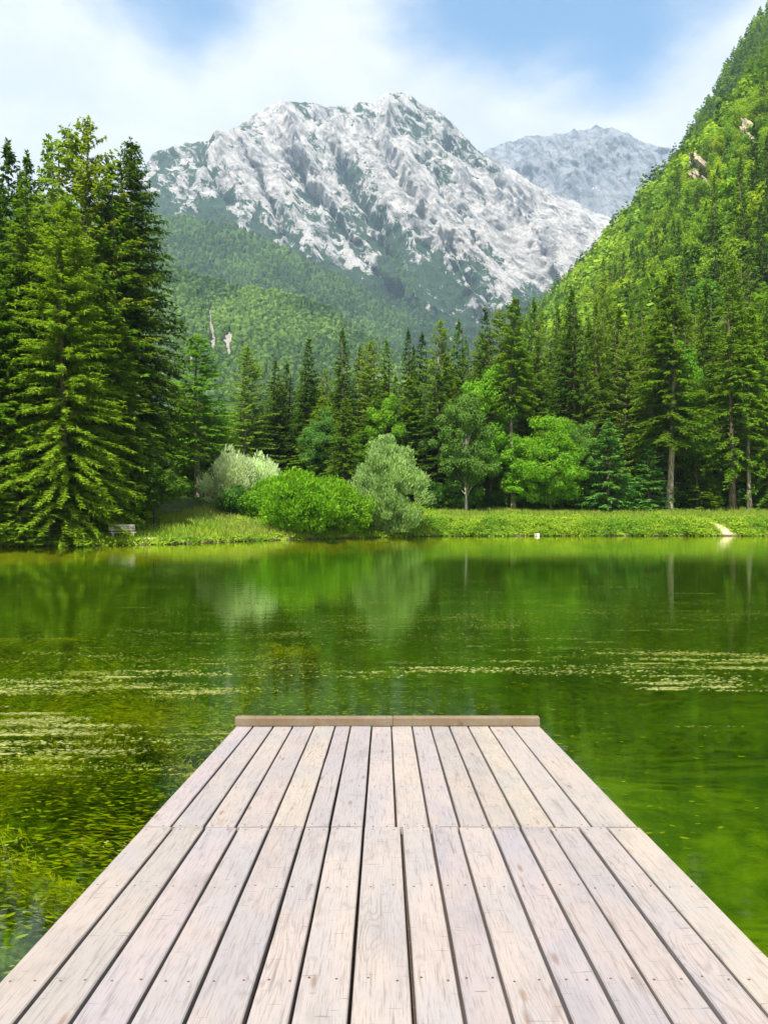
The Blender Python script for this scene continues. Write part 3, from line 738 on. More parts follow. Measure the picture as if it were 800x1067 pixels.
plant('pine_tree', PINE[0], 781, 106, top=316, r=2.4, col='bright', label='thin tree with a long bare pale trunk right of the tallest right spruce', bark=GREYB)
plant('larch_tree', LARCH[0], 258, 118, top=358, r=4.2, col='pale', label='light green larch standing alone above the white willow', bark=GREYB)
plant('larch_tree', LARCH[1], 385, 128, top=352, r=3.8, col='larch', label='yellowish larch between the dark spruces of the mid stand', bark=GREYB)
plant('larch_tree', LARCH[0], 458, 126, top=330, r=4.6, col='larch', label='yellowish larch above the gap right of the silver willow', bark=GREYB)
plant('larch_tree', LARCH[1], 520, 128, top=318, r=4.4, col='larch', label='yellowish larch left behind the tall bare pale trunk', bark=GREYB)
plant('larch_tree', LARCH[0], 630, 126, top=282, r=4.2, col='pale', label='pale larch rising behind the young bluish spruce', bark=GREYB)
B = 'broadleaf_tree'
plant(B, BRD[2], 486, 105.5, top=402, r=3.9, col=(.105, .205, .028), label='bluish green broadleaf tree with a pale stem right of the silver willow', bark=(.45, .42, .36, 1))
plant(B, BRD[2], 512, 111, top=372, r=4.4, col='fresh', label='light green pointed broadleaf tree left of the tall bare trunk')
plant(B, BRD[1], 574, 105, top=434, r=5.0, col='fresh', label='wide vivid green broadleaf tree right of the tall bare trunk')
plant(B, BRD[2], 548, 107.5, top=470, r=2.8, col='vivid', label='low vivid green tree touching the foot of the tall bare trunk')
plant(B, BRD[1], 604, 108, top=440, r=3.6, col='blue', label='bluish broadleaf tree between the vivid tree and the young spruce')
plant(B, BRD[0], 334, 118, top=428, r=3.2, col='blue', label='bluish round tree among the dark spruces above the bright bush')
plant(B, BRD[1], 430, 121, top=402, r=3.6, col=(.07, .145, .025), label='bluish broadleaf tree right behind the silver willow')
plant(B, BRD[2], 405, 119, top=405, r=3.4, col='fresh', label='green broadleaf tree hidden behind the silver willow top')
plant('young_spruce', YOUNG[0], 634, 105, top=436, r=3.6, col='blue', label='young bluish spruce with level branches at the right forest edge')
plant('young_spruce', YOUNG[1], 676, 107, top=458, r=2.6, col='blue', label='smaller young bluish spruce left of the pale trunk')
plant('young_spruce', YOUNG[1], 726, 108, top=478, r=2.8, col='mid', label='young green spruce between the pale trunk and the tallest right spruce')
# ---- forest rows behind
prof_x = [-200, 150, 200, 228, 258, 287, 322, 357, 380, 402, 425, 460, 500, 535, 590, 640, 693, 735, 765, 800, 950]
prof_y = [330, 380, 402, 420, 400, 392, 380, 368, 372, 366, 356, 346, 336, 326, 312, 318, 300, 300, 292, 300, 290]
fr = np.random.default_rng(23); got = []; cnt = 0
for i in range(900):
    Y = 108+fr.random()*56; px = 170+fr.random()*760
    X = px2x(px, Y)
    if any((X-a)**2+(Y-b)**2 < 3.4**2 for a, b in got): continue
    if px < 470 and Y < 118 : continue
    if px > 470 and Y < 112: continue
    got.append((X, Y))
    top = np.interp(px, prof_x, prof_y)+fr.random()**1.5*60
    k = fr.random()
    if k < .72:
        plant(SP, SPR[int(fr.integers(0, 5))], px, Y, top=top, r=3.6+fr.random()*1.5, col=('dark', 'mid', 'bright', 'mid', 'mid')[int(fr.integers(0, 5))], x=X,
              label='spruce in the dense rows behind the front of the forest', group='spruces in the back rows of the forest')
    elif k < .87:
        plant('larch_tree', LARCH[int(fr.integers(0, 2))], px, Y, top=top+5, r=3.6, col='larch', x=X, bark=GREYB,
              label='yellowish larch in the dense rows behind the front of the forest', group='larches in the back rows of the forest')
    else:
        plant(B, BRD[int(fr.integers(0, 3))], px, Y, top=top+40, r=4.2, col=('fresh', 'blue')[int(fr.integers(0, 2))], x=X,
              label='broadleaf tree in the dense rows behind the front of the forest', group='broadleaf trees in the back rows of the forest')
    cnt += 1
    if cnt >= 185: break
# undergrowth shrubs along the forest edge
ur = np.random.default_rng(31)
for i in range(26):
    px = 445+i*14+ur.random()*8; Y = 107.5+ur.random()*4
    if 500 < px < 532: Y += 3
    plant('shrub', UNDER[i % 2], px, Y, h=1.6+ur.random()*2.4, r=1.6+ur.random(), col=('deep', 'mid', 'blue', 'deep')[i % 4],
          label='low dark shrub in the undergrowth along the right forest edge', cat='shrub', group='shrubs along the right forest edge')
for i in range(12):
    px = 172+i*9+ur.random()*6; Y = 100+ur.random()*8
    plant('shrub', UNDER[i % 2], px, Y, h=2.0+ur.random()*2.6, r=1.8+ur.random(), col=('deep', 'mid', 'dark')[i % 3],
          label='low shrub in the undergrowth behind the left meadow', cat='shrub', group='shrubs behind the left meadow')
# ---- bushes on the shore
plant('willow_bush', WILLOW, 407, 86.7, h=9.6, r=3.7, col='silver', label='tall rounded silvery willow bush on the shore, centre of the picture', cat='bush', sink=.1)
plant('bush', BUSH[0], 309, 80.0, h=5.7, r=3.5, col='vivid', label='vivid green round bush at the water, biggest of the bright bushes', cat='bush')
plant('bush', BUSH[0], 342, 84.0, h=5.0, r=3.4, col='vivid', label='vivid green bush between the biggest bright bush and the silver willow', cat='bush')
plant('bush', BUSH[1], 364, 83.4, h=3.6, r=2.2, col='fresh', label='small green bush at the water, touching the silver willow', cat='bush')
plant('bush', BUSH[0], 286, 90, h=3.9, r=2.9, col='vivid', label='bright green bush behind and left of the biggest bright bush', cat='bush')
plant('bush', BUSH[1], 385, 90, h=4.2, r=2.6, col='fresh', label='green bush half hidden left behind the silver willow', cat='bush')
plant('willow_bush', WILLOW2, 239, 89.5, h=6.0, r=2.7, col='white', label='whitish willow bush on the left meadow, left of the larch stem', cat='bush')
plant('willow_bush', WILLOW2, 269, 92, h=5.8, r=2.5, col='white', label='whitish willow bush on the left meadow, right of the larch stem', cat='bush')
plant('bush', UNDER[0], 243, 85.5, h=2.7, r=1.6, col='deep', label='small dark bush on the meadow before the whitish willows', cat='bush')
plant('bush', BUSH[1], 264, 86, h=2.6, r=2.0, col='fresh', label='low green bush between the dark bush and the bright bushes', cat='bush')

# ------------------------------------------------------------------ hillside wood
hr = np.random.default_rng(77)
N = 60000
hx = hr.uniform(10, 520, N); hy = 165+ (1010-165)*hr.random(N)
hz = hillh(hx, hy)
pxs = 400+F*hx/hy; pys = 533.5-F*(hz+9-CAMZ)/hy
ok = (hz > 6) & (pxs < 880) & (pys > -70) & (pys < 345) & (pxs > 430)
hx, hy, hz, pxs, pys = hx[ok], hy[ok], hz[ok], pxs[ok], pys[ok]
# outcrops on the slope stay clear
_HY = np.arange(150, 1100, .5)
def hill_hit(px, py):
    X = px2x(px, _HY); hit = hillh(X, _HY) >= top_z(py, _HY)
    if not hit.any(): return None
    i = int(np.argmax(hit)); return X[i], _HY[i]
OUT = [(736, 178, 17, 15), (739, 198, 9, 9), (793, 150, 9, 24)]
hits = [(hill_hit(a, b), w, h) for a, b, w, h in OUT]
keep = []; cell = {}
for i in np.argsort(hy):
    sp = 6.4+ .0022*(hy[i]-165)
    c = (int(hx[i]//8), int(hy[i]//8)); bad = False
    for dx in (-1, 0, 1):
        for dy in (-1, 0, 1):
            for k in cell.get((c[0]+dx, c[1]+dy), ()):
                if (hx[k]-hx[i])**2+(hy[k]-hy[i])**2 < sp*sp: bad = True; break
    for a, b, w, h in OUT:
        if abs(pxs[i]-a) < w*.7 and -h*.6 < pys[i]+4-b < h*.75+16: bad = True
    if bad: continue
    cell.setdefault(c, []).append(i); keep.append(i)
keep = np.array(keep)
hx, hy, hz, pxs, pys = hx[keep], hy[keep], hz[keep], pxs[keep], pys[keep]
patch = fbm(hx*.02, hy*.012+hz*.01, 5, 3)
# share of conifers is higher towards the upper edge
upper = sstep(120, 240, hz-.10*hy)
con = hr.random(len(hx)) < (    .12 + .48*upper + .45*sstep(.54, .64, patch))
# colours: bright beeches low on the slope, deeper greens above
def hcol(i):
    return hcol0(i)*np.array([.97, 1.1, .75])
def hcol0(i):
    k = hr.random()
    if con[i]: c = np.array([.045, .095, .012])*(1-k)+np.array([.12, .20, .018])*k
    else: k = hr.random()**1.2; c = (np.array([.105, .20, .014])*(1-k)+np.array([.28, .37, .022])*k)*(1-.2*upper[i])
    return c
vis = (pxs < 830) & (pys < 318)
score = np.where(vis, (hz*0+1)/hy, 0)
order = np.argsort(-score)
ind = set(order[:190].tolist())
stuff = MB()
LOWB = []
def lod_broad(seed):
    g = np.random.default_rng(seed); n = 130
    d = unit(g.normal(0, 1, (n, 3))); lob = .7+.5*vnoise(np.arctan2(d[:, 1], d[:, 0])*1.3+5, d[:, 2]*2+seed, seed)
    P = d*(lob*g.uniform(.75, 1, n))[:, None]*np.array([.33, .33, .42])+np.array([0, 0, .55])
    Nn = unit(d+np.array([0, 0, .3])+g.normal(0, .4, (n, 3))); D = g.normal(0, 1, (n, 3)); D = unit(D-(D*Nn).sum(1, keepdims=True)*Nn); W = np.cross(Nn, D)
    L = g.uniform(.09, .18, n)[:, None]
    return np.stack([P-D*L*.5, P+W*L*.4, P+D*L*.5, P-W*L*.4], 1).reshape(-1, 3)
def lod_con(seed):
    g = np.random.default_rng(seed); n = 84
    u = g.random(n)**1.25; th = g.uniform(0, 6.28, n); r = .18*(1-u)**.85+.012
    P = np.stack([np.cos(th)*r*.35, np.sin(th)*r*.35, .06+.92*u], 1)
    D = unit(np.stack([np.cos(th), np.sin(th), -.35+.9*u], 1)); W = unit(np.stack([-np.sin(th), np.cos(th), g.uniform(-.6, .6, n)], 1))
    L = (r*1.0+.03)[:, None]
    return np.stack([P, P+D*L*.5+W*(.035+.12*(1-u)[:, None]*.5), P+D*L, P+D*L*.5-W*(.035+.12*(1-u)[:, None]*.5)], 1).reshape(-1, 3)
LB = [lod_broad(i) for i in range(8)]; LC = [lod_con(50+i) for i in range(6)]
bins = {}
for i in range(len(hx)):
    if i in ind:
        c = hcol(i)
        if con[i]:
            plant('spruce_tree', HC[int(hr.integers(0, 3))], 0, hy[i], h=16+hr.random()*9, r=2.9+hr.random()*1.2, col=tuple(c), x=hx[i], sink=.4,
                  label='small dark conifer scattered in the bright wood on the steep right hillside', group='conifers on the right hillside')
        else:
            plant('broadleaf_tree', HB[int(hr.integers(0, 5))], 0, hy[i], h=11+hr.random()*7, r=4.0+hr.random()*1.8, col=tuple(c), x=hx[i], sink=.4,
                  label='small bright broadleaf tree in the wood low on the steep right hillside', group='broadleaf trees on the right hillside')
        continue
    key = (bool(con[i]), int(hr.integers(0, 6 if con[i] else 8)))
    bins.setdefault(key, []).append(i)
for (cn, k), lst in bins.items():
    lst = np.array(lst); v = (LC if cn else LB)[k]; n = len(lst)
    h = hr.uniform(13, 26, n) if cn else hr.uniform(10, 19, n)
    rz = hr.random(n)*2*PI; cs, sn = np.cos(rz)[:, None], np.sin(rz)[:, None]; wd = hr.uniform(.85, 1.25, n)[:, None]
    vv = np.stack([(v[None, :, 0]*cs-v[None, :, 1]*sn)*wd, (v[None, :, 0]*sn+v[None, :, 1]*cs)*wd, np.broadcast_to(v[None, :, 2], (n, len(v)))], -1)*h[:, None, None]
    vv = vv+np.stack([hx[lst], hy[lst], hz[lst]-.5], -1)[:, None, :]
    cc = np.stack([hcol(i) for i in lst])
    fc = np.repeat(cc, len(v)//4, 0)*hr.uniform(.65, 1.35, (n*len(v)//4, 1))
    stuff.add(vv.reshape(-1, 3), np.arange(n*len(v)).reshape(-1, 4), fc)
tag(stuff.build('hillside_wood', M_LEAFA), 'dense mixed wood covering the upper and far steep right hillside', 'wood', kind='stuff')
print('hillside trees', len(hx))
# rock outcrops
M_CLIFF = plain('cliff_rock', (.30, .25, .175), .95, 0, .35, .4)
clab = ['pale rock face high on the right hillside, with trees above it', 'small lower rock face just under the pale one on the hillside', 'rock face nearest the right edge, high on the wooded hillside']
for (hit, w, h), lab in zip(hits, clab):
    if hit is None: continue
    X, Y = hit; Z = gz(X, Y); n, m_ = 30, 30
    a, b = np.meshgrid(np.linspace(-1, 1, n), np.linspace(-1, 1, m_))
    pq = np.zeros((m_, n, 3)); cx_, cy_ = 400+F*X/Y, 533.5-F*(Z-CAMZ)/Y
    for i in range(m_):
        for j in range(n):
            h_ = hill_hit(cx_+a[i, j]*w*.75, cy_-b[i, j]*h*.75)
            pq[i, j] = (h_[0], h_[1], float(hillh(h_[0], h_[1]))) if h_ and abs(h_[1]-Y) < 90 else (X, Y, Z-6)
    ang = np.arctan2(b, a); lim = .62+.5*vnoise(ang*1.6+9, ang*0, int(X)); rad = np.sqrt(a*a+b*b)/lim
    out = 17*(1-sstep(.72, 1.02, rad)) - 5 + 7.0*(ridged(a*2.4+X, b*1.7, 3, 5)-.5)
    pq += out[..., None]*np.array([-.70, -.45, .35])
    mbq = MB(); idx = np.arange(n*m_).reshape(m_, n)
    mbq.add(pq.reshape(-1, 3)-np.array([X, Y, Z]), np.stack([idx[:-1, :-1], idx[:-1, 1:], idx[1:, 1:], idx[1:, :-1]], -1).reshape(-1, 4))
    o = mbq.build('rock_outcrop', M_CLIFF); o.location = (X, Y, Z); tag(o, lab, 'rock')

# ------------------------------------------------------------------ grass and bank plants
gr = np.random.default_rng(91)
def meadow_pts(n, xr, dr):
    x = gr.uniform(*xr, n); d = dr[0]+(dr[1]-dr[0])*gr.random(n)**1.3
    y = shore(x)+d; return x, y, baseh(x, y)
def grass(n, xr, dr, hmin, hmax, wd):
    x, y, z = meadow_pts(n, xr, dr)
    k = (woodmask(x, y, z) < .6) & (sandmask(x, y, z) < .3); x, y, z = x[k], y[k], z[k]; n = len(x)
    P = np.stack([x, y, z-.03], 1); D = unit(np.stack([gr.normal(0, .35, n), gr.normal(0, .35, n), np.ones(n)], 1))
    a = gr.uniform(0, PI, n); W = np.stack([np.cos(a), np.sin(a)*.6, np.zeros(n)], 1)
    pt = fbm(x*.25, y*.25, 8, 3); pt2 = fbm(x*.08, y*.08, 18, 3)
    k = np.clip(pt+gr.normal(0, .18, n), 0, 1)[:, None]; k2 = sstep(.48, .66, pt2+gr.normal(0, .06, n))[:, None]
    c = np.array([.10, .22, .010])*(1-k)+np.array([.27, .36, .03])*k
    k2 = np.maximum(k2, (sstep(3, 7, x)*sstep(2.5, 6, y-shore(x))*gr.uniform(.1, 1.0, n))[:, None])
    c = c*(1-.55*k2)+.55*k2*np.array([.27, .27, .07])
    mbg = MB(); kites(mbg, P, D, W, gr.uniform(hmin, hmax, n)*(.6+.8*pt), wd*gr.uniform(.6, 1.4, n), c, .35)
    return mbg
tag(grass(52000, (-34, 5), (.15, 36), .22, .6, .10).build('grass', M_LEAFA), 'sunlit grass of the meadow behind the left shore', 'grass', kind='stuff')
tag(grass(52000, (2, 66), (1.0, 26), .25, .6, .11).build('grass', M_LEAFA), 'yellowish grass on top of the right bank', 'grass', kind='stuff')
def leafy(n, xr, dr, per, hh):
    x, y, z = meadow_pts(n, xr, dr); k = sandmask(x, y, z) < .25; x, y, z = x[k], y[k], z[k]; n = len(x)
    b = np.repeat(np.arange(n), per); m_ = len(b); hs = gr.uniform(.35, 1.25, n)*hh*(.5+1.1*fbm(x*.5, y*.5, 66, 3))
    P = np.stack([x, y, z], 1)[b] + np.stack([gr.normal(0, .28, m_), gr.normal(0, .28, m_), gr.random(m_)*hs[b]], 1)
    N = unit(np.stack([gr.normal(0, .6, m_), gr.normal(-.3, .6, m_), np.ones(m_)], 1)); D = gr.normal(0, 1, (m_, 3)); D = unit(D-(D*N).sum(1, keepdims=True)*N)
    t = np.clip(gr.random(n)[b][:, None]*.65+gr.random(m_)[:, None]*.3+(fbm(x*.35, y*.35, 67, 3)[b][:, None]-.5)*1.2, 0, 1)
    c = np.array([.075, .20, .010])*(1-t)+np.array([.30, .42, .025])*t
    mbg = MB(); L = gr.uniform(.10, .27, m_); kites(mbg, P, D, np.cross(N, D), L, L*.6, c, .5); return mbg
tag(leafy(1700, (3, 66), (-.15, 3.6), 52, .70).build('bank_plants', M_LEAFA), 'leafy plants covering the right bank down to the water', 'plants', kind='stuff')
tag(leafy(420, (-30, 3), (-.05, .8), 22, .22).build('bank_plants', M_LEAFA), 'low leafy fringe along the left shore', 'plants', kind='stuff')
tag(leafy(300, (-14, 6), (6, 24), 40, .8).build('bank_plants', M_LEAFA), 'taller weeds on the meadow around the shore bushes', 'plants', kind='stuff')

# shore stones: the one pale block at the waterline
mb = MB(); g = np.random.default_rng(3)
u_, v_ = np.meshgrid(np.linspace(0, 2*PI, 13)[:-1], np.linspace(-1, 1, 9))
rad = np.sqrt(np.maximum(1-np.abs(v_)**4, .0))*(1+.12*(vnoise(u_*2, v_*2, 4)-.5)); sq = 1/np.maximum(np.abs(np.cos(u_)), np.abs(np.sin(u_)))**.7
V = np.stack([.27*rad*np.cos(u_)*sq, .20*rad*np.sin(u_)*sq, .20*v_+.12], -1)
idx = np.arange(V.shape[0]*12).reshape(V.shape[0], 12)
Fq = [(idx[i, j], idx[i, (j+1) % 12], idx[i+1, (j+1) % 12], idx[i+1, j]) for i in range(V.shape[0]-1) for j in range(12)]
mb.add(V.reshape(-1, 3), Fq)
o = mb.build('stone', plain('pale_stone', (.72, .66, .58), .8, 0, 9, .15), smooth=True)
sxx = px2x(559.5, 90.0); o.location = (sxx, float(shore(sxx))-.12, -.02); tag(o, 'small pale block of stone at the waterline of the right bank', 'stone')

# ------------------------------------------------------------------ benches
M_BENCH = wood_mat('weathered_bench_wood', (.42, .37, .30, 1), (.34, .33, .30, 1), (.15, .12, .09, 1))
def bench(px, Y, rz, label, L=1.75, sc=1.0):
    X = px2x(px, Y); o = empty('bench', (X, Y, gz(X, Y)-.02), rz); o.scale = (sc,)*3; tag(o, label, 'bench')
    s = MB()
    for k in range(3): box(s, -L/2, L/2, -.36+k*.15, -.23+k*.15, .42, .465, .008, np.random.default_rng(k).random(3)[None].repeat(1, 0))
    s.build('seat', M_BENCH, o)
    b = MB(); a = R(12); M = np.eye(4); M[1, 1] = math.cos(a); M[1, 2] = math.sin(a); M[2, 1] = -math.sin(a); M[2, 2] = math.cos(a); M[1, 3] = .10; M[2, 3] = .48
    for k in range(3): box(b, -L/2, L/2, -.02, .025, .08+k*.15, .21+k*.15, .008, np.random.default_rng(9+k).random(3)[None], M=M)
    b.build('backrest', M_BENCH, o)
    for sx in (-1, 1):
        for (y0, y1, z1) in ((-.34, -.26, .42), (.02, .10, .42)):
            l = MB(); x = sx*(L/2-.2); box(l, x-.045, x+.045, y0, y1, -.12, z1, .006, .4); l.build('leg', M_BENCH, o)
        p = MB(); x = sx*(L/2-.2); box(p, x-.03, x+.03, .027, .085, -.06, .50, .006, .4, M=M); p.build('back_post', M_BENCH, o)
    return o
bench(127.5, 66.0, R(28), 'weathered wooden bench with backrest on the left shore', sc=1.12)
bench(511.5, 110.5, R(5), 'small pale bench at the dark forest edge behind the right bank', L=.9)

# ------------------------------------------------------------------ floating weed and waterweed
wr = np.random.default_rng(55)
def flecks(cl, z0=.004, z1=.008, thr=.50, sx=.7, sy=1.6, sd=71):
    mbf = MB()
    for (x0, x1, y0, y1, n, s0, s1, c) in cl:
        x = (x0+x1)/2+(x1-x0)*.36*wr.normal(0, 1, n); y = (y0+y1)/2+(y1-y0)*.30*wr.normal(0, 1, n)
        k = fbm(x*sx, y*sy, sd, 4)
        ok = (k + wr.normal(0, .07, n) > thr) & (shore_d(x, y) < -.8) & ~((np.abs(x) < 1.7) & (y < 8.9))
        x, y = x[ok], y[ok]; n2 = len(x)
        s = wr.uniform(s0, s1, n2); a = wr.normal(0, .5, n2)
        P = np.stack([x, y, z0+(z1-z0)*wr.random(n2)], 1); D = np.stack([np.cos(a), np.sin(a), 0*a], 1); W = np.stack([-np.sin(a), np.cos(a), 0*a], 1)
        cc = np.array(c)*wr.uniform(.55, 1.25, (n2, 1))
        # six-cornered scraps
        V = np.stack([P-D*s[:, None], P-D*s[:, None]*.4+W*s[:, None]*.42, P+D*s[:, None]*.5+W*s[:, None]*.35, P+D*s[:, None], P+D*s[:, None]*.3-W*s[:, None]*.4, P-D*s[:, None]*.5-W*s[:, None]*.38], 1)
        base = (np.arange(n2)*6)[:, None]
        mbf.add(V.reshape(-1, 3), np.concatenate([base+np.array([[0, 1, 2, 3]]), base+np.array([[0, 3, 4, 5]])]), np.concatenate([cc, cc]))
    return mbf
YEL = (.30, .33, .08); OLV = (.12, .16, .02); PAL = (.34, .36, .12)
def mats(cl):
    areas = []
    for (x0, x1, y0, y1, nc, n, s0, s1, c) in cl:
        for _ in range(nc):
            cx = (x0+x1)/2+(x1-x0)*.33*wr.normal(); cy = (y0+y1)/2+(y1-y0)*.30*wr.normal()
            if fbm(np.array([cx*.35]), np.array([cy*.8]), 71, 3)[0] < .47: continue
            a_ = wr.uniform(.15, .75)*(cy/13); b_ = a_*wr.uniform(.10, .32)
            areas.append((cx-a_, cx+a_, cy-b_, cy+b_, int(n*wr.uniform(.4, 1.4)), s0, s1, np.array(c)*wr.uniform(.75, 1.2)))
    return flecks(areas, thr=-9)
tag(mats([(-6.6, -3.2, 10.0, 12.8, 90, 110, .008, .04, PAL), (-7.5, -1.4, 8.5, 14.5, 150, 55, .006, .03, YEL), (-5.5, -1.7, 6.2, 10.5, 110, 34, .005, .02, YEL),
            (.4, 4.4, 11.8, 13.8, 80, 80, .008, .04, PAL), (4.5, 10, 13.6, 15.6, 60, 80, .008, .045, YEL), (-7, 9, 13, 24, 380, 30, .008, .035, (.17, .20, .04)), (-12, 16, 22, 34, 260, 30, .015, .05, OLV)]).build('floating_weed', M_LEAFA),
    'yellowish scraps of weed floating on the lake', 'weed', kind='stuff')
tag(flecks([(-9, -1.4, 4.6, 16, 32000, .010, .045, (.34, .36, .03)), (-9, -1.4, 5.2, 16, 16000, .010, .04, (.13, .24, .02)), (-12, 14, 15, 30, 16000, .02, .07, (.17, .24, .02))], -.34, -.04, .49, .55, 1.9, 73)
    .build('waterweed', M_LEAFA), 'yellowish green weed mats floating just under the surface', 'weed', kind='stuff')
def strands(n, xr, yr):
    x = wr.uniform(*xr, n); y = wr.uniform(*yr, n); k = fbm(x*.55, y*.55, 33, 4); ok = (k > .40) & (shore_d(x, y) < -.5) & ~((np.abs(x) < 1.55) & (y < 8.8)); x, y, k = x[ok], y[ok], k[ok]; n = len(x)
    zb = bedh(x, y); hh = np.clip((k-.38)*3.4, 0, 1)*(-zb-.12)
    z = zb + hh*(1-.35*wr.random(n)**2) + .02
    ang = fbm(x*.35, y*.35, 90, 3)*7 + wr.normal(0, .18, n)
    D = unit(np.stack([np.cos(ang), np.sin(ang), wr.normal(-.05, .12, n)], 1)); W = np.stack([-np.sin(ang), np.cos(ang), wr.normal(0, .3, n)], 1)
    pt = fbm(x*1.1, y*1.1, 35, 4)
    t = np.clip((pt-.32)*3.0+wr.normal(0, .16, n), 0, 1)[:, None]
    c = np.array([.035, .085, .005])*(1-t)+np.array([.36, .37, .022])*t
    mbw = MB(); kites(mbw, np.stack([x, y, z], 1), D, unit(W), wr.uniform(.08, .30, n), .0050*wr.uniform(.6, 1.6, n)*(1+y/6), c, .4); return mbw
tag(strands(130000, (-11, -1.2), (6.4, 18)).build('waterweed', M_LEAFA), 'mounds of combed green waterweed under the surface left of the dock', 'weed', kind='stuff')
tag(flecks([(-20, 26, 15, 27, 42000, .02, .08, (.06, .11, .012)), (-26, 34, 24, 38, 30000, .03, .10, (.05, .09, .012))], -.5, -.06, .47, .16, .5, 79)
    .build('waterweed', M_LEAFA), 'dark olive weed mats under the surface beyond the dock', 'weed', kind='stuff')

# ------------------------------------------------------------------ dock
SL = .0639
def dz(Y): return .9-SL*Y
dock = empty('wooden_dock', (0, 0, 0)); tag(dock, 'pale weathered plank dock sloping gently down to the lake', 'dock')
M_DECK = wood_mat('weathered_deck_wood', (.285, .243, .217, 1), (.245, .226, .220, 1), (.105, .080, .068, 1))
M_BEAM = wood_mat('brown_beam_wood', (.15, .105, .06, 1), (.17, .135, .09, 1), (.07, .045, .025, 1))
M_SCREW = plain('rusty_screw', (.16, .10, .07), .6, .6, 40, .3)
M_UNDER = wood_mat('under_deck_shade_wood', (.055, .035, .024, 1), (.045, .03, .022, 1), (.02, .014, .012, 1))  # kept very dark so sunlit boards under the gaps look shaded
dr_ = np.random.default_rng(8)
JY = [3.35-.98*k for k in range(1, 8)][::-1]+[3.35, 4.33, 5.314, 6.29, 7.27, 8.25]
def planks(name, edges_px, yref, y0, y1, ends):
    Yr = 1.6/((yref-533.5)/F-SL)
    ex = [(e-400)/F*Yr for e in edges_px]
    ex[0], ex[-1] = ends
    mbk = MB()
    for a, b in zip(ex[:-1], ex[1:]):
        c = dr_.random(3); gap = .0064+.0032*dr_.random(); n = 22
        ya = y0+dr_.uniform(0, .006)+.003; yb = y1-dr_.uniform(0, .006)-.003
        ys_ = np.linspace(ya, yb, n); w1 = .0025*(fbm(ys_*1.3, 0*ys_+a*9, 3, 3)-.5)*2; w2 = .0025*(fbm(ys_*1.3, 0*ys_+b*9+40, 3, 3)-.5)*2
        zo = dr_.uniform(-.003, .003); cup = dr_.uniform(-.002, .002); tw = dr_.uniform(-.0015, .0015); th = .046; ch = .005
        xl = a+gap+w1; xr_ = b-gap+w2; zt = dz(ys_)+zo+.0015*(fbm(ys_*.9, 0*ys_+a, 5, 2)-.5)
        prof_ = [(xl, -th), (xl, -ch), (xl+ch, 0)]
        m1 = xl+(xr_-xl)*.33; m2 = xl+(xr_-xl)*.67
        rows = [np.stack([xl, ys_, zt-th], 1), np.stack([xl, ys_, zt-ch-tw], 1), np.stack([xl+ch, ys_, zt-tw], 1), np.stack([m1, ys_, zt+cup], 1), np.stack([m2, ys_, zt+cup], 1), np.stack([xr_-ch, ys_, zt+tw], 1), np.stack([xr_, ys_, zt-ch+tw], 1), np.stack([xr_, ys_, zt-th], 1)]
        V = np.stack(rows, 1); k = 8; idx = np.arange(n*k).reshape(n, k)
        Fq = [(idx[i, j], idx[i+1, j], idx[i+1, (j+1) % k], idx[i, (j+1) % k]) for i in range(n-1) for j in range(k)]
        mbk.add(V.reshape(-1, 3), np.array(Fq)[:, ::-1], c[None].repeat(len(Fq), 0))
        for e in (0, n-1):
            r_ = idx[e]; q = [(r_[0], r_[1], r_[6], r_[7]), (r_[1], r_[2], r_[5], r_[6]), (r_[2], r_[3], r_[4], r_[5])]
            mbk.add(V.reshape(-1, 3), q if e == 0 else [t[::-1] for t in q], c[None].repeat(3, 0))
        # two screw heads on every joist
        js = [j for j in JY if ya+.1 < j < yb-.1]
        js += [yb-.035] if abs(y1-5.314) < .01 else ([ya+.035] if abs(y0-5.314) < .01 else [])
        for jy in js:
            for fx in (.24, .76):
                cx = a+(b-a)*(fx+dr_.uniform(-.05, .05)); cy = jy+dr_.uniform(-.02, .02); q = np.arange(8)/8*2*PI
                zz_ = dz(cy)+zo+max(cup, 0)+.0012
                V8 = np.stack([cx+.0055*np.cos(q), cy+.0055*np.sin(q), np.full(8, zz_)], 1); V8b = V8.copy(); V8b[:, 2] -= .006
                mbk.add(np.vstack([V8, [[cx, cy, zz_-.001]]]), [(i, (i+1) % 8, 8) for i in range(8)], .5, 1)
                mbk.add(np.vstack([V8, V8b]), [(i, i+8, (i+1) % 8+8, (i+1) % 8) for i in range(8)], .5, 1)
    return mbk.build(name, [M_DECK, M_SCREW], dock)
far_e = [244, 262, 283.3, 304, 326.5, 348.5, 365, 387, 408, 429.4, 449, 468.8, 488.6, 510.6, 534.8, 563]
near_e = [150, 180.5, 213.5, 248, 281, 317, 344, 378.8, 418, 448.7, 477, 511.7, 541.7, 571.7, 602.5, 632.5, 660]
planks('decking', far_e, 758.9, 5.314, 8.78, (-1.492, 1.572))
planks('decking', near_e, 862, -5.4, 5.314, (-1.487, 1.585))
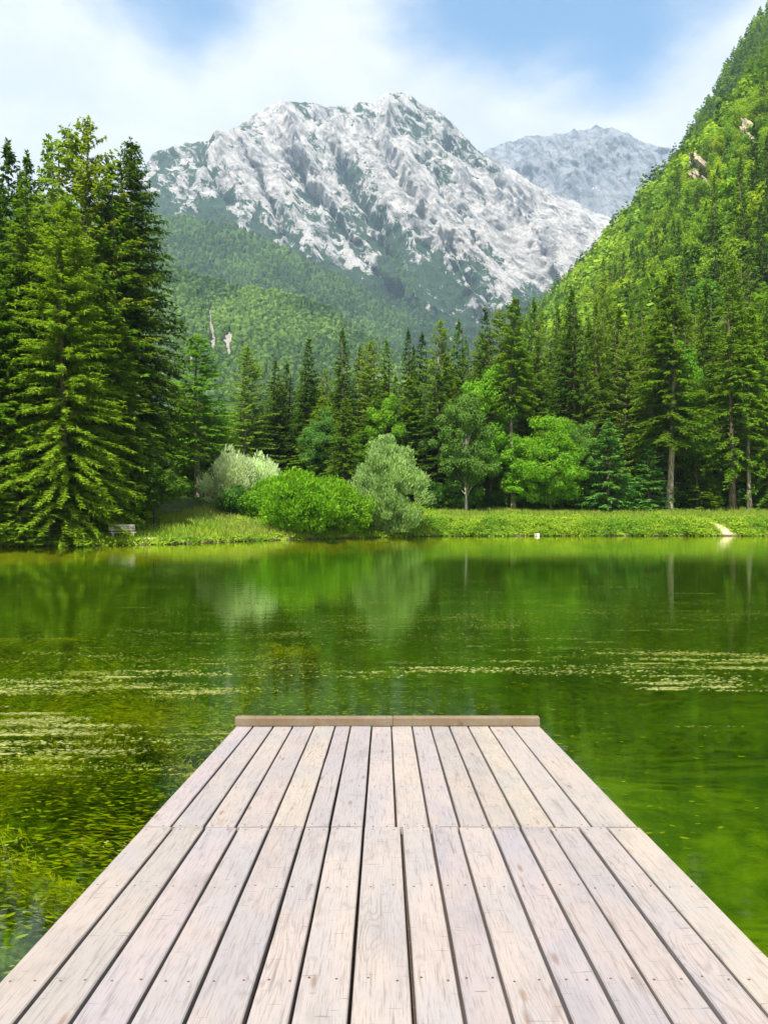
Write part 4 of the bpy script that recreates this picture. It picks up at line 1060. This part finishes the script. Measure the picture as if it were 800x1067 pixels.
# end beam in two lengths, lying across the plank ends
for (xa, xb, c, dy) in ((-1.497, .089, .35, 0.0), (.0905, 1.565, .6, .004)):
    b_ = MB(); n = 12; 
    box(b_, xa, xb, 8.662+dy, 8.765+dy, dz(8.66)+.001, dz(8.66)+.086, .006, np.array([[c, c*.7+.1, .3]]))
    b_.build('end_beam', M_BEAM, dock)
b_ = MB()
for k in range(100):
    y0_ = -5.3+k*.14
    if y0_ > 8.6: break
    M = np.eye(4); M[2, 1] = -SL
    box(b_, -1.38, 1.46, y0_+.002, y0_+.138, .9-.080, .9-.0535, .003, np.random.default_rng(k).random(3)[None], M=M)
b_.build('gap_shade_boards', M_UNDER, dock)  # added dark layer below the planks, makes the gaps read as shade
for jy in JY[::2]+[JY[-1]]:
    j_ = MB(); box(j_, -1.42, 1.50, jy-.04, jy+.04, dz(jy)-.22, dz(jy)-.0835, .004, .5); j_.build('joist', M_UNDER, dock)
for sx in (-1.44, 1.53):
    s_ = MB(); M = np.eye(4); M[2, 1] = -SL; M[2, 3] = 0
    box(s_, sx-.035, sx+.035, -5.3, 8.72, .9-.20, .9-.050, .004, .5, M=M); s_.build('side_beam', M_UNDER, dock)
for px_ in (-1.32, 1.40):
    for py_ in (.6, 4.6, 8.45):
        p_ = MB(); zb = float(bedh(px_, py_))-.4; tube(p_, [(px_, py_, zb), (px_, py_, (zb+dz(py_))/2), (px_, py_, dz(py_)-.06)], [.085, .08, .08], 12, .5)
        p_.build('post', M_UNDER, dock, smooth=True)

# ------------------------------------------------------------------ air
m, T = newmat('haze_air')
o_ = T.n('ShaderNodeOutputMaterial')
HAZE = .88e-4
v = T.n('ShaderNodeVolumePrincipled', {'Color': (.56, .78, 1.0, 1), 'Density': HAZE, 'Anisotropy': .1})
T.t.links.new(v.outputs[0], o_.inputs[1])
mb = MB(); X0, X1, Y0, Y1, Z0, Z1 = -8000, 8000, -900, 8600, -30, 2700
V = [(x, y, z) for z in (Z0, Z1) for y in (Y0, Y1) for x in (X0, X1)]
mb.add(V, [(0, 2, 3, 1), (4, 5, 7, 6), (0, 1, 5, 4), (1, 3, 7, 5), (3, 2, 6, 7), (2, 0, 4, 6)])
hz_ = mb.build('haze', m); tag(hz_, kind='stuff')

# ------------------------------------------------------------------ sun and sky
SUN_EL, SUN_AZ = R(58), R(198)            # azimuth clockwise from +Y: behind the camera on the left
sd = Vector((math.sin(SUN_AZ)*math.cos(SUN_EL), math.cos(SUN_AZ)*math.cos(SUN_EL), math.sin(SUN_EL)))
L = bpy.data.lights.new('sun', 'SUN'); L.energy = 4.6; L.angle = R(2.0); L.color = (1, .95, .86)
lo = link('sun', L); lo.rotation_euler = (-sd).to_track_quat('-Z', 'Y').to_euler(); lo.location = sd*60
W = bpy.data.worlds.new('World'); S.world = W; T = NT(W)
sky = T.n('ShaderNodeTexSky', sky_type='NISHITA', sun_disc=False, sun_elevation=SUN_EL, sun_rotation=SUN_AZ, altitude=900.0, air_density=1.0, dust_density=.6, ozone_density=1.5)
dirv = T.n('ShaderNodeTexCoord').outputs['Generated']
sep = T.n('ShaderNodeSeparateXYZ', {0: dirv})
zc = T.math('MAXIMUM', sep.outputs[2], 0.0)
den = T.math('ADD', zc, .22)
pl = T.n('ShaderNodeCombineXYZ', {0: T.math('DIVIDE', sep.outputs[0], den), 1: T.math('DIVIDE', sep.outputs[1], den), 2: 0.0}).outputs[0]
n1 = T.noise(pl, 2.2, 8, .6, .3); n2 = T.noise(T.vscale(pl, (1, 1, 1), (4.2, 1.3, 0)), 4.5, 7, .6, .2)
cl = T.math('ADD', n1, T.math('MULTIPLY', T.math('SUBTRACT', n2, .5), .50))
cl = T.math('ADD', cl, T.ss(zc, .40, .505, .55, .06))
def gap(px, py, a0, a1, amt):
    global cl
    d = Vector(((px-400)/F, 1, (533.5-py)/F)).normalized()
    dt = T.n('ShaderNodeVectorMath', {0: dirv, 1: tuple(d)}, operation='DOT_PRODUCT').outputs['Value']
    cl = T.math('ADD', cl, T.ss(dt, math.cos(R(a0)), math.cos(R(a1)), 0, amt))
gap(165, 5, 9, 0, -.46); gap(620, 5, 11, 0, -.34); gap(470, 0, 8, 0, -.24); gap(700, 50, 7, 0, -.16); gap(590, 50, 6, 0, -.10)
gap(10, 40, 10, 0, .35); gap(310, 20, 7, 0, .22); gap(780, 20, 7, 0, .18)
mask = T.ss(cl, .12, .74)
cloudc = T.mix(T.ss(n2, .3, .7), (.80, .83, .91, 1), (1.0, .985, .99, 1))
b1 = T.n('ShaderNodeBackground', {'Color': T.mix(1.0, sky.outputs[0], (.54, .84, .92, 1), 'MULTIPLY'), 'Strength': .10})
b2 = T.n('ShaderNodeBackground', {'Color': cloudc, 'Strength': .42})
mx = T.n('ShaderNodeMixShader', {0: mask, 1: b1.outputs[0], 2: b2.outputs[0]})
T.t.links.new(mx.outputs[0], T.n('ShaderNodeOutputWorld').inputs[0])

# ------------------------------------------------------------------ camera and render settings
cd = bpy.data.cameras.new('camera'); cam = link('camera', cd); S.camera = cam
cam.location = (0, 0, CAMZ); cam.rotation_euler = (R(90), 0, 0)
cd.sensor_fit = 'HORIZONTAL'; cd.sensor_width = 36; cd.lens = 36*F/800; cd.clip_start = .1; cd.clip_end = 20000
S.render.engine = 'CYCLES'; c = S.cycles
c.use_denoising = True; c.max_bounces = 6; c.diffuse_bounces = 3; c.glossy_bounces = 3; c.transmission_bounces = 4; c.transparent_max_bounces = 8; c.volume_bounces = 0
c.sample_clamp_indirect = 6.0
S.view_settings.view_transform = 'Standard'; S.view_settings.look = 'None'; S.view_settings.exposure = 1.42; S.view_settings.gamma = 1
